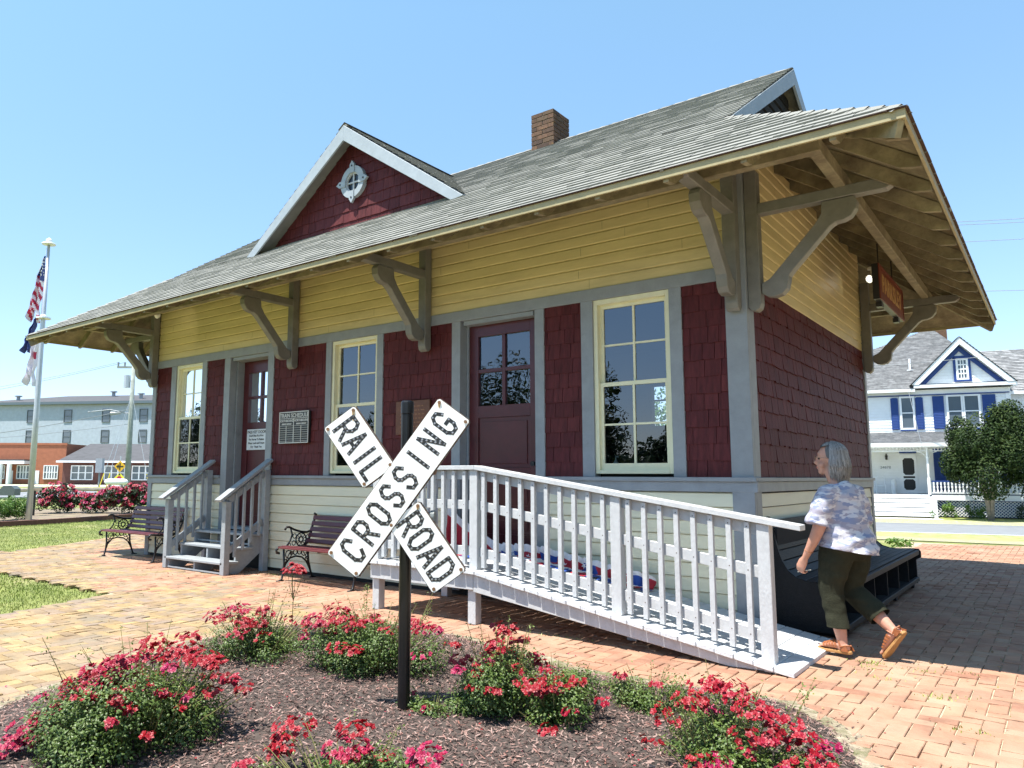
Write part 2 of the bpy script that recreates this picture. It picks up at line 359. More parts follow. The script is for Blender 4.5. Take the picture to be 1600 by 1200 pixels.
def door(x0, x1, z0, z1, rec, gz0, gz1, rails):
    f = MB(); f.box((x0, .10, z0), (x0+.03, rec, z1)); f.box((x1-.03, .10, z0), (x1, rec, z1)); f.box((x0+.03, .0, z1-.05), (x1-.03, rec, z1)); f.box((x0, .0, z0-.04), (x1, rec+.05, z0))
    P(f, 'door_jamb', M_grey)
    a, b = x0+.03, x1-.03; t = z1-.05; s = .13
    d = MB(); y0, y1 = rec, rec+.05
    d.box((a, y0, z0), (a+s, y1, t)); d.box((b-s, y0, z0), (b, y1, t)); d.box((a+s, y0, gz1), (b-s, y1, t)); d.box((a+s, y0, z0), (b-s, y1, z0+.16))
    d.box((a+s, y0, gz0-.14), (b-s, y1, gz0)); xm = (a+b)/2; zm = (gz0+gz1)/2
    d.box((xm-.022, y0+.003, gz0), (xm+.022, y1, gz1)); d.box((a+s, y0+.004, zm-.022), (xm-.022, y1, zm+.022)); d.box((xm+.022, y0+.004, zm-.022), (b-s, y1, zm+.022))
    zs = [z0+.16]+rails+[gz0-.14]
    for i in range(len(zs)-1):
        p0, p1 = zs[i]+(.045 if i else 0), zs[i+1]-(.045 if i < len(zs)-2 else 0)
        if i: d.box((a+s, y0, zs[i]-.045), (b-s, y1, zs[i]+.045))
        d.box((a+s, y0+.018, p0), (b-s, y1, p1)); d.box((a+s+.05, y0+.006, p0+.05), (b-s-.05, y1, p1-.05))
    Dr = P(d, 'door', M_mdoor, bevel=.002)
    g = MB(); g.add([(a+s, y0+.03, gz0), (b-s, y0+.03, gz0), (b-s, y0+.03, gz1), (a+s, y0+.03, gz1)], [(0,1,2,3)]); g.build('glass', M_glass, Dr)
    h = MB(); h.tube([(b-.06, y0, z0+.95), (b-.06, y0-.05, z0+.95)], .012); h.tube([(b-.06, y0-.05, z0+.95), (b-.06, y0-.075, z0+.95)], .027, n=12); h.build('handle', M_iron, Dr)
door(-7.95, -7.0, .58, ZB-.004, .22, 2.17, 2.95, [1.2])
door(-3.33, -2.28, .54, ZB-.004, .12, 2.17, 3.0, [.95, 1.4])

# ---- roof
def rz_(y): return ZE+SL*(y+EV)
g0 = -EV+HT                                                      # where the hips stop (x = -g0)
xr, xl = -g0, -L+g0
mb = MB(); th = .03
def slab(pts, t=th, o=0.0):
    """roof deck: the polygon and a copy below it"""
    n = len(pts); a = [(x,y,z+o) for x,y,z in pts]; b = [(x,y,z+o-t) for x,y,z in pts]
    mb.add(a+b, [tuple(range(n)), tuple(range(2*n-1, n-1, -1))]+[(i, n+i, n+(i+1)%n, (i+1)%n) for i in range(n)])
F1 = [(-L-EV,-EV,ZE),(EV,-EV,ZE),(xr,g0,ZG),(xr,YR,ZR),(xl,YR,ZR),(xl,g0,ZG)]
B1 = [(x, D-y, z) for x, y, z in F1]
slab(F1); slab([p for p in reversed(B1)])
gi = .45
R1 = [(EV,-EV,ZE),(EV,D+EV,ZE),(xr,D-g0,ZG),(xr-gi,D-g0-gi-.15,ZG+SL*gi),(xr-gi,g0+gi+.15,ZG+SL*gi),(xr,g0,ZG)]
slab(R1); slab([(-L-x, y, z) for x, y, z in reversed(R1)])
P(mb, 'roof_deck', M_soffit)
mb = MB(); sn = 1/sqrt(1+SL*SL); up = Vector((0, sn, SL*sn)); ex = .138
k = sqrt(1+SL*SL)
def fr(x, y): return (x, (y+EV)*k)                                # front plane coordinates
nrow = math.ceil(HT*k/ex)*ex; gy = nrow/k-EV-.002
merge(mb, shingles((0,-EV,ZE+.002), X, up, [fr(-L-EV-.03,-EV-.03),fr(EV+.03,-EV-.03),fr(-gy,gy),fr(-L+gy,gy)], ex, .30, .016, jit=.25, gap=.008, wobble=.003))
merge(mb, shingles((0,-EV,ZE+.002), X, up, [fr(xl-.02,gy),fr(xr+.02,gy),fr(xr+.02,YR),fr(xl-.02,YR)], ex, .30, .016, jit=.25, gap=.008, wobble=.003))
P(mb, 'roof_shingles', M_roof)
mb = MB(); up = Vector((-sn, 0, SL*sn))
merge(mb, shingles((EV,0,ZE+.002), Y, up, [(-EV-.03,-.04),(D+EV+.03,-.04),(D-g0,HT*k),(D-g0-gi,(HT+gi)*k),(g0+gi,(HT+gi)*k),(g0,HT*k)], ex, .30, .016, jit=.25, gap=.008, wobble=.003))
P(mb, 'hip_shingles', M_roof)
mb = MB(); up = Vector((0,-sn,SL*sn))
merge(mb, shingles((0,D+EV,ZE+.002), -X, up, [(-EV-.03,-.04),(L+EV+.03,-.04),(L-HT+EV,HT*k),(HT-EV,HT*k)], ex, .6, .016))
merge(mb, shingles((0,D+EV,ZE+.002), -X, up, [(-xr-.02,HT*k-.05),(-xl+.02,HT*k-.05),(-xl+.02,(YR+EV)*k),(-xr-.02,(YR+EV)*k)], ex, .6, .016))
up = Vector((sn, 0, SL*sn)); merge(mb, shingles((-L-EV,0,ZE+.002), -Y, up, [(-D-EV-.03,-.04),(EV+.03,-.04),(-g0,HT*k),(-g0-gi,(HT+gi)*k),(-D+g0+gi,(HT+gi)*k),(-D+g0,HT*k)], ex, .6, .016))
P(mb, 'back_shingles', M_roof)
# hip and ridge caps
mb = MB()
def caps(p, q, n, w=.26, up=(0,0,1)):
    p, q = Vector(p), Vector(q); d = (q-p)/n; sd = d.cross(Vector((0,0,1))).normalized()*w/2
    for i in range(n):
        a = p+d*i; b = a+d*1.05; h = Vector((0,0,.030)); l = Vector((0,0,.012+SL*w/2*.72))
        mb.add([a+h+Vector((0,0,.012)), b+h, b+sd-l+h, a+sd-l+h, b-sd-l+h, a-sd-l+h], [(0,1,2,3),(1,0,5,4)])
for a_ in (((EV,-EV,ZE-.012),(xr,g0,ZG-.012),15,.15),((-L-EV,-EV,ZE-.012),(xl,g0,ZG-.012),15,.15),((xl,YR,ZR-.02),(xr,YR,ZR-.02),52),((EV,D+EV,ZE),(xr,D-g0,ZG),14)):
    mb = MB(); caps(*a_); P(mb, 'ridge_cap', M_roof)
# fascia and shingle edge
mb = MB(); fh = .062
for a, b in (((-L-EV,-EV),(EV,-EV)), ((EV,-EV),(EV,D+EV)), ((-L-EV,-EV),(-L-EV,D+EV)), ((-L-EV,D+EV),(EV,D+EV))):
    if a[1] == b[1]: s_ = -1 if a[1] < 0 else 1; mb.box((a[0]-.02, a[1], ZE-fh-.012), (b[0]+.02, a[1]+s_*.02, ZE-.012))
    else: s_ = 1 if a[0] > 0 else -1; mb.box((a[0], a[1]+.0, ZE-fh-.013), (a[0]+s_*.02, b[1], ZE-.013))
P(mb, 'fascia', M_drip)
mb = MB(); mb.box((-L-EV-.035,-EV-.035,ZE-.012),(EV+.035,-EV+.02,ZE-.001)); mb.box((EV+.005,-EV+.02,ZE-.011),(EV+.038,D+EV,ZE-.002)); P(mb, 'drip_edge', M_rust)
# gablet on the right hip: rake boards, dark louvred wall
for sx, xx in ((1, xr), (-1, xl)):
    g = MB(); t = .14
    for s_ in (1, -1):
        q = lambda y: y if s_ == 1 else D-y
        a = [(xx, q(g0-.02), ZG-.01), (xx, q(YR), ZR-.02), (xx, q(YR), ZR-.02-t*1.5), (xx, q(g0+.22), ZG-.01)]
        g.add([(x+sx*.0, y, z) for x, y, z in a]+[(x+sx*.03, y, z) for x, y, z in a], [(0,1,2,3),(7,6,5,4),(0,4,5,1),(1,5,6,2),(2,6,7,3),(3,7,4,0)])
    P(g, 'gablet_rake', M_rake)
    g = MB(); xw = xx-sx*.16; g.add([(xw, g0, ZG-.1),(xw, D-g0, ZG-.1),(xw, YR, ZR-.04)], [(0,1,2)])
    for i in range(9): z = ZG+.1+i*.15; hw = (ZR-z-.16)/SL; g.box((xw, YR-hw, z), (xw+sx*.03, YR+hw, z+.1)) if hw > .1 else None
    P(g, 'gablet_vent', M_dark)
# rafters
for i in range(22):
    x = -L-EV+.25+i*.6
    if x > EV-.1: break
    yl = min(.0, x+EV+.0, 0) if False else 0.0
    lim = 0.0
    if x > 0: lim = -x
    if x < -L: lim = x+L
    r = MB(); z0 = rz_(-EV+.01)-th-.006; z1 = rz_(lim)-th-.006; h = .115
    r.add([(x-.022,-EV+.005,z0),(x+.022,-EV+.005,z0),(x+.022,lim,z1),(x-.022,lim,z1),(x-.022,-EV+.005,z0-.07),(x+.022,-EV+.005,z0-.07),(x+.022,lim,z1-h*k),(x-.022,lim,z1-h*k),(x-.022,-EV+.14,z0+.09-h*k),(x+.022,-EV+.14,z0+.09-h*k)],
          [(0,1,2,3),(4,8,9,5),(8,7,6,9),(0,4,5,1),(1,5,9,6,2),(2,6,7,3),(3,7,8,4,0)])
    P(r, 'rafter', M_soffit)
for sx, x00 in ((1, EV), (-1, -L-EV)):
    for i in range(14):
        y = -EV+.28+i*.6
        if y > D+EV-.1: break
        lim = 0.0
        if y < 0: lim = -y
        if y > D: lim = y-D
        r = MB(); z0 = ZE-th-.004; run = EV-lim; h = .115
        fx = lambda u: x00-sx*u
        r.add([(fx(.01),y-.022,z0),(fx(.01),y+.022,z0),(fx(run),y+.022,z0+SL*run),(fx(run),y-.022,z0+SL*run),
               (fx(.01),y-.022,z0-.07),(fx(.01),y+.022,z0-.07),(fx(run),y+.022,z0+SL*run-h*k),(fx(run),y-.022,z0+SL*run-h*k),
               (fx(.14),y-.022,z0+.09-h*k),(fx(.14),y+.022,z0+.09-h*k)], [(0,1,2,3),(4,8,9,5),(8,7,6,9),(0,4,5,1),(1,5,9,6,2),(2,6,7,3),(3,7,8,4,0)])
        P(r, 'rafter', M_soffit)
for p, q in (((EV-.02,-EV+.02),(0,0)), ((-L-EV+.02,-EV+.02),(-L,0)), ((EV-.02,D+EV-.02),(0,D))):
    r = MB(); zz = ZE-th-.085; t_ = abs(p[0]-q[0]); r.beam((p[0],p[1],zz),(q[0],q[1],zz+SL*t_),.045,.14); P(r, 'hip_rafter', M_soffit)
# purlin beams carried by the brackets
bb = .85; zb0, zb1 = 3.86, 3.99
mb = MB(); mb.box((-L-bb-.05,-bb-.045,zb0),(bb+.05,-bb+.045,zb1)); mb.box((bb-.045,-bb+.046,zb0+.001),(bb+.045,D+bb+.05,zb1-.001)); mb.box((-L-bb-.045,-bb+.046,zb0+.001),(-L-bb+.045,D+bb,zb1-.001)); mb.box((-L-bb+.05,D+bb-.045,zb0),(bb-.05,D+bb+.045,zb1))
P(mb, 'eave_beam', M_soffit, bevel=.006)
# scroll brackets
BR = [(.665,3.765),(.92,3.765),(.945,3.72),(.935,3.65),(.89,3.59),(.83,3.565),(.77,3.56),(.72,3.53),(.41,3.20),(.365,3.145),(.36,3.10),(.345,3.035),(.30,2.99),(.235,2.975),(.17,2.985),(.125,3.02),(.125,3.11),(.20,3.145),(.60,3.575),(.655,3.66)]
def bracket(fn):
    b = MB(); w = .058
    b.prism([(0.0,4.2),(.115,4.2),(.115,2.93),(.10,2.885),(.065,2.86),(.03,2.87),(0.0,2.90)], fn, -w, w)
    b.prism([(.1155,3.77),(1.17,3.77),(1.22,3.80),(1.22,3.872),(.1155,3.872)], fn, -w+.004, w-.004)
    b.prism(BR, fn, -w+.008, w-.008)
    o = P(b, 'bracket', M_brkt, bevel=.006); return o
for x in (-.07, -3.84, -6.36, -L+.05): bracket(lambda u, v, w, x=x: (x+w, -.034-u, v))
for y in (.07, D-.06): bracket(lambda u, v, w, y=y: (.03+u, y+w, v))
bracket(lambda u, v, w: (-L-.03-u, .06+w, v))
# front gable
DX, DZ, DS = -5.43, 6.29, .712
mb = MB(); yb = (DZ-ZE)/SL-EV; hw = (DZ-rz_(0))/DS
yf = -.02
for s_ in (1,-1):
    q = [(DX, yf, DZ),(DX, yb+.1, DZ),(DX+s_*hw*1.02, yf+.0, DZ-DS*hw*1.02)]
    mb.add(q+[(x,y,z-.04) for x,y,z in q], [(0,1,2),(5,4,3),(0,3,4,1),(1,4,5,2),(2,5,3,0)])
P(mb, 'gable_roof_deck', M_grey)
kk = sqrt(1+DS*DS); mb = MB()
for s_ in (1,-1):
    U = Vector((0,s_,0)); V = Vector((-s_/kk, 0, DS/kk)); O = Vector((DX+s_*hw, 0, DZ-DS*hw+.002)); hl = hw*kk
    poly = [(s_*(yf-.03), -.02), (s_*(yb+.05), hl), (s_*(yf-.03), hl)]
    if s_ < 0: poly = [(-a, b) for a, b in [(yf-.03,-.02),(yb+.05,hl),(yf-.03,hl)]]
    # run downslope courses: U along the slope's contour
    merge(mb, shingles(O, U, V, poly, ex, .3, .016, jit=.25, gap=.008))
P(mb, 'gable_shingles', M_roof)
mb = MB(); caps((DX,yf-.03,DZ),(DX,yb,DZ),14); P(mb, 'gable_ridge_cap', M_roof)
for s_ in (1,-1):
    mb = MB(); fn = lambda u, v, w: (DX+s_*u, w, v); e0 = hw*1.0
    mb.prism([(0,DZ-.012),(e0,DZ-.012-DS*e0),(e0-.19,DZ-.012-DS*e0-.02),(0,DZ-.012-.225)], fn, yf-.045, yf-.015)
    P(mb, 'gable_rake', M_rake, bevel=.003)
    mb = MB(); mb.prism([(0,DZ-.055),(e0-.1,DZ-.055-DS*(e0-.1)),(e0-.16,DZ-.075-DS*(e0-.1)),(0,DZ-.085)], fn, yf-.014, .20); P(mb, 'gable_soffit', M_brkt)
mb = shingles((0,.20,0), X, Z, [(DX-1.95,4.8),(DX+1.95,4.8),(DX+.02,DZ-.06),(DX-.02,DZ-.06)], .158, .16, .016, jit=.35, wobble=.008, gap=.005)
P(mb, 'gable_cladding', M_maroon)
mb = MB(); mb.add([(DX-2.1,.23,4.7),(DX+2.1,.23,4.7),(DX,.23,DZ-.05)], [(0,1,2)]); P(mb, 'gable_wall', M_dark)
# round window
def ring(mb, c, r0, r1, y0, y1, n=40):
    vs = []; fs = []
    for i in range(n):
        a = 2*pi*i/n
        for r, y in ((r0,y0),(r1,y0),(r1,y1),(r0,y1)): vs.append((c[0]+r*cos(a), y, c[1]+r*sin(a)))
    for i in range(n):
        j = (i+1)%n
        for q in range(4): fs.append((4*i+q, 4*i+(q+1)%4, 4*j+(q+1)%4, 4*j+q))
    mb.add(vs, fs)
c = (DX, 5.505)
rw = MB(); ring(rw, c, .145, .235, .125, .198); R = P(rw, 'round_window', M_rake)
for a in range(4):
    q = MB(); t = a*pi/2; fx = lambda u, v, w: (c[0]+u*cos(t)-v*sin(t), w, c[1]+u*sin(t)+v*cos(t))
    q.prism([(.135,-.045),(.255,-.045),(.315,0),(.255,.045),(.135,.045)], fx, .112, .15)
    q.tube([(c[0]+.235*cos(t),.105,c[1]+.235*sin(t)),(c[0]+.235*cos(t),.12,c[1]+.235*sin(t))], .014, mi=1)
    q.build('keystone', [M_rake, M_iron], R)
q = MB(); ring(q, c, .125, .147, .145, .178); q.box((c[0]-.01,.15,c[1]-.13),(c[0]+.01,.17,c[1]+.13)); q.box((c[0]-.13,.152,c[1]-.01),(c[0]+.13,.168,c[1]+.01)); q.build('muntin', M_white, R)
q = MB(); q.add([(c[0]+.13*cos(i*pi/12),.172,c[1]+.13*sin(i*pi/12)) for i in range(24)], [tuple(range(24))]); q.build('pane', mat('dark_attic_glass', (.012,.02,.03), .15, spec=.4), R)
# chimney of real bricks
mb = MB(); x0, x1, y0, y1 = -3.90, -3.50, 2.45, 2.92
mb.box((x0+.012,y0+.012,5.9),(x1-.012,y1-.012,6.93), mi=1)
z = 6.0; row = 0
while z < 6.93:
    for side in range(4):
        ln = (x1-x0) if side < 2 else (y1-y0); u = -(.1 if row % 2 else 0)
        while u < ln-.01:
            a, b = max(u,0), min(u+.195, ln)
            if b-a > .03:
                d = rng.random()*.004
                if side == 0: mb.box((x0+a,y0-d,z),(x0+b,y0+.1,z+.062))
                elif side == 1: mb.box((x0+a,y1-.1,z),(x0+b,y1+d,z+.062))
                elif side == 2: mb.box((x0-d,y0+a,z+.001),(x0+.1,y0+b,z+.061))
                else: mb.box((x1-.1,y0+a,z+.001),(x1+d,y0+b,z+.061))
            u += .205
    z += .073; row += 1
P(mb, 'chimney', [M_chim, M_mortar], bevel=.003)

# ------------------------------------------------------------------ entry ramp (slopes down to the right)
ramp = thing('entry_ramp', 'white wooden ramp with baluster railing leading up to the right hand door', 'ramp', (-2.1,-.7,0))
ramp_off = Vector((-2.1,-.7,0))
def RB(mb, name, mt=None, **k):
    mb.v = [tuple(Vector(v)-ramp_off) for v in mb.v]; return mb.build(name, mt or M_white, ramp, **k)
def dz(x): return .50 if x < -2.12 else max(.035, .50-(x+2.12)*.4655/2.75) if x < .63 else .035-(x-.63)*.1
yo = -1.35
x = -3.45; mb = MB()
while x < .70:
    w = .137; a, b = x+.003, x+w-.003; za, zb_ = dz(a), dz(b); j = rng.random()*.012
    if b < .75:
        mb.add([(a,yo-.03-j,za-.036),(b,yo-.03-j,zb_-.036),(b,-.07,zb_-.036),(a,-.07,za-.036),(a,yo-.03-j,za),(b,yo-.03-j,zb_),(b,-.07,zb_),(a,-.07,za)], [(3,2,1,0),(4,5,6,7),(0,1,5,4),(1,2,6,5),(2,3,7,6),(3,0,4,7)])
    x += w
RB(mb, 'deck', M_deck, bevel=.004)
mb = MB()
mb.prism([(.62,.0),(.62,.034),(.45,.05),(.45,.005)], lambda u, v, w: (u, w, v), yo, -.09); RB(mb, 'ramp_toe', M_deck)
for y in (yo+.01, -.12):
    mb = MB(); mb.box((-3.45,y,.315),(-2.125,y+.038,.462)); 
    mb.prism([(-2.12,.462),(.55,.008),(.2,.0),(-2.12,.30)], lambda u, v, w: (u, w, v), y-.002, y+.036); RB(mb, 'stringer', bevel=.003)
for x, y in ((-3.41,yo+.05), (-2.17,yo+.05), (-3.41,-.2), (-2.17,-.2), (-.72, yo+.35)):
    mb = MB(); hh = .36 if x < -1 else .12; mb.box((x-.045,y,0),(x+.045,y+.09,hh)); RB(mb, 'support_post', bevel=.003)
yr = yo+.03
def rail_z(x): return 1.405 if x < -2.12 else 1.405-(x+2.12)*(1.405-1.01)/2.62
for x in (-2.14, -.69, .47):
    mb = MB(); mb.box((x-.045,yr,dz(x)-.003-(0 if x<.4 else .03)),(x+.045,yr+.09,rail_z(x)+.004)); RB(mb, 'post', bevel=.004)
mb = MB(); mb.box((-3.455,yr,.5),(-3.365,yr+.09,1.40)); RB(mb, 'post', bevel=.004)
mb = MB(); mb.box((-3.455,-.16,.5),(-3.365,-.07,1.40)); RB(mb, 'post', bevel=.004)
def seg_rail(a, b, off, h, w, y, name):
    mb = MB(); pts = [(a, off(a)), (b, off(b))]
    mb.prism([(a,off(a)-h),(b,off(b)-h),(b,off(b)),(a,off(a))], lambda u, v, q: (u, q, v), y, y+w); return RB(mb, name, bevel=.003)
top = lambda x: rail_z(x)+.045
seg_rail(-3.47, -2.12, top, .04, .135, yr-.02, 'cap_rail'); seg_rail(-2.119, .73, top, .04, .135, yr-.02, 'cap_rail')
for a, b in ((-3.364,-2.186), (-2.094,-.736), (-.644,.424)):
    seg_rail(a, b, lambda x: rail_z(x)+.003, .088, .036, yr+.04, 'rail')
    seg_rail(a, b, lambda x: dz(x)+.47*(rail_z(x)-dz(x))+.20, .085, .036, yr+.041, 'rail')
    seg_rail(a, b, lambda x: dz(x)+.20, .085, .036, yr+.042, 'rail')
    n = max(3, round((b-a)/.136))
    for i in range(n):
        x = a+(i+.5)*(b-a)/n; mb = MB(); w = .0185; tl = .004*(rng.random()-.5)
        mb.add([(x-w+tl,yr,dz(x)+.035),(x+w+tl,yr,dz(x)+.032),(x+w+tl,yr+.038,dz(x)+.032),(x-w+tl,yr+.038,dz(x)+.035),(x-w,yr,rail_z(x)-.002),(x+w,yr,rail_z(x)-.006),(x+w,yr+.038,rail_z(x)-.006),(x-w,yr+.038,rail_z(x)-.002)],
               [(3,2,1,0),(4,5,6,7),(0,1,5,4),(1,2,6,5),(2,3,7,6),(3,0,4,7)])
        for z_ in (rail_z(x)-.035, dz(x)+.47*(rail_z(x)-dz(x))+.16, dz(x)+.16): mb.box((x-.004,yr-.0012,z_-.004),(x+.004,yr+.001,z_+.004), mi=1)
        RB(mb, 'baluster', [M_white, M_ruste], bevel=.002)
mb = MB(); mb.box((-3.465,yr+.115,1.41),(-3.355,-.05,1.45)); RB(mb, 'cap_rail', bevel=.003)
for z in (1.36, .7):
    mb = MB(); mb.box((-3.43,yr+.09,z-.04),(-3.394,-.16,z+.045)); RB(mb, 'rail')
for i in range(7):
    y = yr+.18+i*.135; mb = MB(); mb.box((-3.455,y,.53),(-3.431,y+.037,1.40)); RB(mb, 'baluster', bevel=.002)

# ------------------------------------------------------------------ steps
stp = thing('wooden_steps', 'grey wooden three tread stairs with two handrails at the left hand door', 'stairs', (-7.5,-.4,0))
so_ = Vector((-7.5,-.4,0))
def SB(mb, name, mt=None, **k):
    mb.v = [tuple(Vector(v)-so_) for v in mb.v]; return mb.build(name, mt or M_stairg, stp, **k)
xa, xb = -8.27, -6.83
for i, (y0, z) in enumerate(((-.80,.17),(-.57,.35),(-.34,.53))):
    mb = MB(); e = 0 if i else .0; mb.box((xa+.0,y0,z-.035),(xb-.0,y0+.27 if i < 2 else -.06,z)); SB(mb, 'tread', M_stairg, bevel=.006)
    mb = MB()
    if i != 1: mb.box((xa+.05,y0+.03,z-.16),(xb-.05,y0+.05,z-.14)); SB(mb, 'riser_rail', M_stairg)
for x in (xa+.05, (xa+xb)/2, xb-.05):
    mb = MB(); mb.prism([(-.76,.0),(-.50,.0),(-.1,.30),(-.1,.49),(-.34,.49),(-.34,.31),(-.56,.31),(-.56,.135),(-.76,.135)], lambda u, v, w: (w, u, v), x-.018, x+.018); SB(mb, 'stringer')
for x in (xa+.0, xb+.0):
    for y, z0, z1 in ((-.80,0,.99), (-.16,0,1.43)):
        mb = MB(); mb.box((x-.045,y,z0),(x+.045,y+.09,z1)); SB(mb, 'post', bevel=.004)
    mb = MB(); mb.beam((x,-.90,1.0),(x,-.05,1.575),.135,.04); SB(mb, 'handrail', bevel=.004)
    mb = MB(); mb.beam((x+.0,-.73,1.02-.02),(x+.0,-.16,1.445-.07),.036,.085); SB(mb, 'rail')
    mb = MB(); mb.beam((x+.0,-.71,.32),(x+.0,-.16,.70),.036,.085); SB(mb, 'rail')
    for i in range(4):
        y = -.63+i*.13; zl = .32+(y+.71)*.69; zt = 1.03+(y+.73)*.70
        mb = MB(); mb.box((x+.019,y-.018,zl-.14),(x+.052,y+.018,zt+.0)); SB(mb, 'baluster', bevel=.002)

# ------------------------------------------------------------------ ground
def smooth(a, b, x): t = max(0, min(1, (x-a)/(b-a))); return t*t*(3-2*t)
def gh(x, y): return -.68*smooth(11, 27, y)*smooth(-34, -14, x)
M_grass = mat('lawn_soil', (0.16,0.2,0.048), .9, var=.35, vscale=1.3, bump=.6, bscale=50, col2=(0.192,0.208,0.056), dirt=(.38,.33,.17), dscale=.55, dmin=.55, dmax=.7)
M_sand = mat('sandy_joint', (.44,.35,.24), .95, var=.35, vscale=9, bump=.5, bscale=60, dirt=(.20,.2,.07), dscale=3, dmin=.58, dmax=.7)
M_brick = mat('paving_brick', (0.4,0.2,0.112), .85, var=.28, vscale=5, bump=.5, bscale=55, rnd=[(.25,.115,.07),(.33,.165,.10),(.38,.205,.125),(.28,.135,.085),(.36,.235,.155)], dirt=(.38,.265,.18), dscale=1.1, dmin=.42, dmax=.75)
M_ybrick = mat('ochre_paving_brick', (.45,.3,.14), .85, var=.3, vscale=5, bump=.5, bscale=55, rnd=[(.24,.165,.095),(.33,.225,.10),(.25,.185,.14),(.36,.26,.12),(.29,.20,.14)], dirt=(.20,.165,.115), dscale=1.7, dmin=.50, dmax=.66)
def grid(name, x0, x1, y0, y1, nx, ny, mt, dz_=0, hf=gh):
    mb = MB(); vs = []; fs = []
    for j in range(ny+1):
        for i in range(nx+1):
            x = x0+(x1-x0)*i/nx; y = y0+(y1-y0)*j/ny; vs.append((x, y, hf(x,y)+dz_))
    for j in range(ny):
        for i in range(nx): a = j*(nx+1)+i; fs.append((a,a+1,a+nx+2,a+nx+1))
    mb.add(vs, fs); o = mb.build(name, mt, smooth=True); return tag(o, kind='structure')
# one sheet out to the horizon: fine in the middle, its edge far away
mb = MB(); xs = [-1500,-600,-250,-120]+[-60+3*i for i in range(35)]+[60,120,250,600,1500]; ys = [-1500,-500,-200,-80,-40,-15]+[2*i for i in range(26)]+[60,80,120,250,600,1500]
vs = [(x,y,gh(x,y)-.045) for y in ys for x in xs]; nx = len(xs)
mb.add(vs, [(j*nx+i, j*nx+i+1, (j+1)*nx+i+1, (j+1)*nx+i) for j in range(len(ys)-1) for i in range(nx-1)])
tag(mb.build('ground', M_grass, smooth=True), kind='structure')

# mulch bed outline
BED = [(-2.2,-6.2),(-2.75,-5.1),(-3.15,-4.2),(-3.45,-3.3),(-3.4,-2.6),(-3.05,-2.05),(-2.5,-1.78),(-1.9,-1.8),(-1.3,-1.98),(-.75,-2.14),(-.1,-2.18),(.35,-2.02),(.75,-2.0),(1.12,-2.35),(1.38,-2.9),(1.5,-3.8),(1.4,-6.2)]
def inside(x, y, poly):
    c = False; n = len(poly)
    for i in range(n):
        (a,b),(p,q) = poly[i], poly[(i+1)%n]
        if (b > y) != (q > y) and x < (p-a)*(y-b)/(q-b)+a: c = not c
    return c
def edist(x, y, poly):
    d = 9e9
    for i in range(len(poly)):
        (a,b),(p,q) = poly[i], poly[(i+1)%len(poly)]; l2 = (p-a)**2+(q-b)**2
        t = max(0,min(1,((x-a)*(p-a)+(y-b)*(q-b))/l2)); d = min(d, math.hypot(x-a-t*(p-a), y-b-t*(q-b)))
    return d
def paved(x, y):
    if inside(x, y, BED): return False
    if -L+.1 < x < -.1 and y > .1 and y < D: return False
    if x < -6.25-.37*(y+2.45)*-1*.0 + (y+2.45)*-.36*0 and False: return False
    if y < -2.46: return x > -6.5+(-2.46-y)*.40 and y > -9 and x < 7
    if y < -1.35: return x < 7 and x > -20
    lim = -12.4-(y+1.35)*.62
    if y < 1.5: return lim < x < 9
    if x < -5: return y < 4 and x > lim
    return -.2 < x < 9 and y < 11.6+ (x)*.5
pts = MB()
B = .102
bk = MB(); yb_ = MB()
for ix in range(int(-20/B), int(9/B)):
    for iy in range(int(-7.0/B), int(13.5/B)):
        c = (ix-iy) % 4
        if c not in (0, 3): continue
        w, h = (2,1) if c == 0 else (1,2)
        cx, cy = (ix+w/2)*B, (iy+h/2)*B
        if not paved(cx, cy): continue
        v = Vector((cx,cy,.68))-CAM; dep = v.dot(FW)
        if dep < 1.5 or abs(v.dot(RT))/dep > 1.0: continue
        g = .0035; n1 = noise.noise(Vector((cx*1.7,cy*1.7,0)))*.010
        zt = gh(cx,cy)-.004+n1*.6+rng.random()*.004; tx = (rng.random()-.5)*.006; ty = (rng.random()-.5)*.006
        a0,b0,a1,b1 = ix*B+g, iy*B+g, (ix+w)*B-g, (iy+h)*B-g
        jx = (rng.random()-.5)*.004; a0 += jx; a1 += jx
        top = [(a0,b0,zt-tx-ty),(a1,b0,zt+tx-ty),(a1,b1,zt+tx+ty),(a0,b1,zt-tx+ty)]
        ch = .004; T2 = [(a0+ch,b0+ch,top[0][2]),(a1-ch,b0+ch,top[1][2]),(a1-ch,b1-ch,top[2][2]),(a0+ch,b1-ch,top[3][2])]
        low = [(x,y,z-.004) for x,y,z in top]; bot = [(x,y,z-.03) for x,y,z in top]
        yel = noise.noise(Vector((cx*.55+3,cy*.55,1.3)))*1.2+(-cx-2.6)*.25+(-cy-1.8)*.55
        (yb_ if (yel > .5+rng.random()*.6 and cx < -1.5) else bk).add(T2+low+bot, [(0,1,2,3),(4,5,1,0),(5,6,2,1),(6,7,3,2),(7,4,0,3),(8,9,5,4),(9,10,6,5),(10,11,7,6),(11,8,4,7)])
o = len(bk.v); no = len(bk.f); merge(bk, yb_); bk.mi = [0]*no+[1]*(len(bk.f)-no)
tag(bk.build('brick_paving', [M_brick, M_ybrick]), kind='structure')
mb = MB()
def pslab(x0,x1,y0,y1,nx,ny,z=-.012):
    vs = [(x0+(x1-x0)*i/nx, y0+(y1-y0)*j/ny, gh(x0+(x1-x0)*i/nx, y0+(y1-y0)*j/ny)+z) for j in range(ny+1) for i in range(nx+1)]
    mb.add(vs, [(j*(nx+1)+i, j*(nx+1)+i+1, (j+1)*(nx+1)+i+1, (j+1)*(nx+1)+i) for j in range(ny) for i in range(nx)])
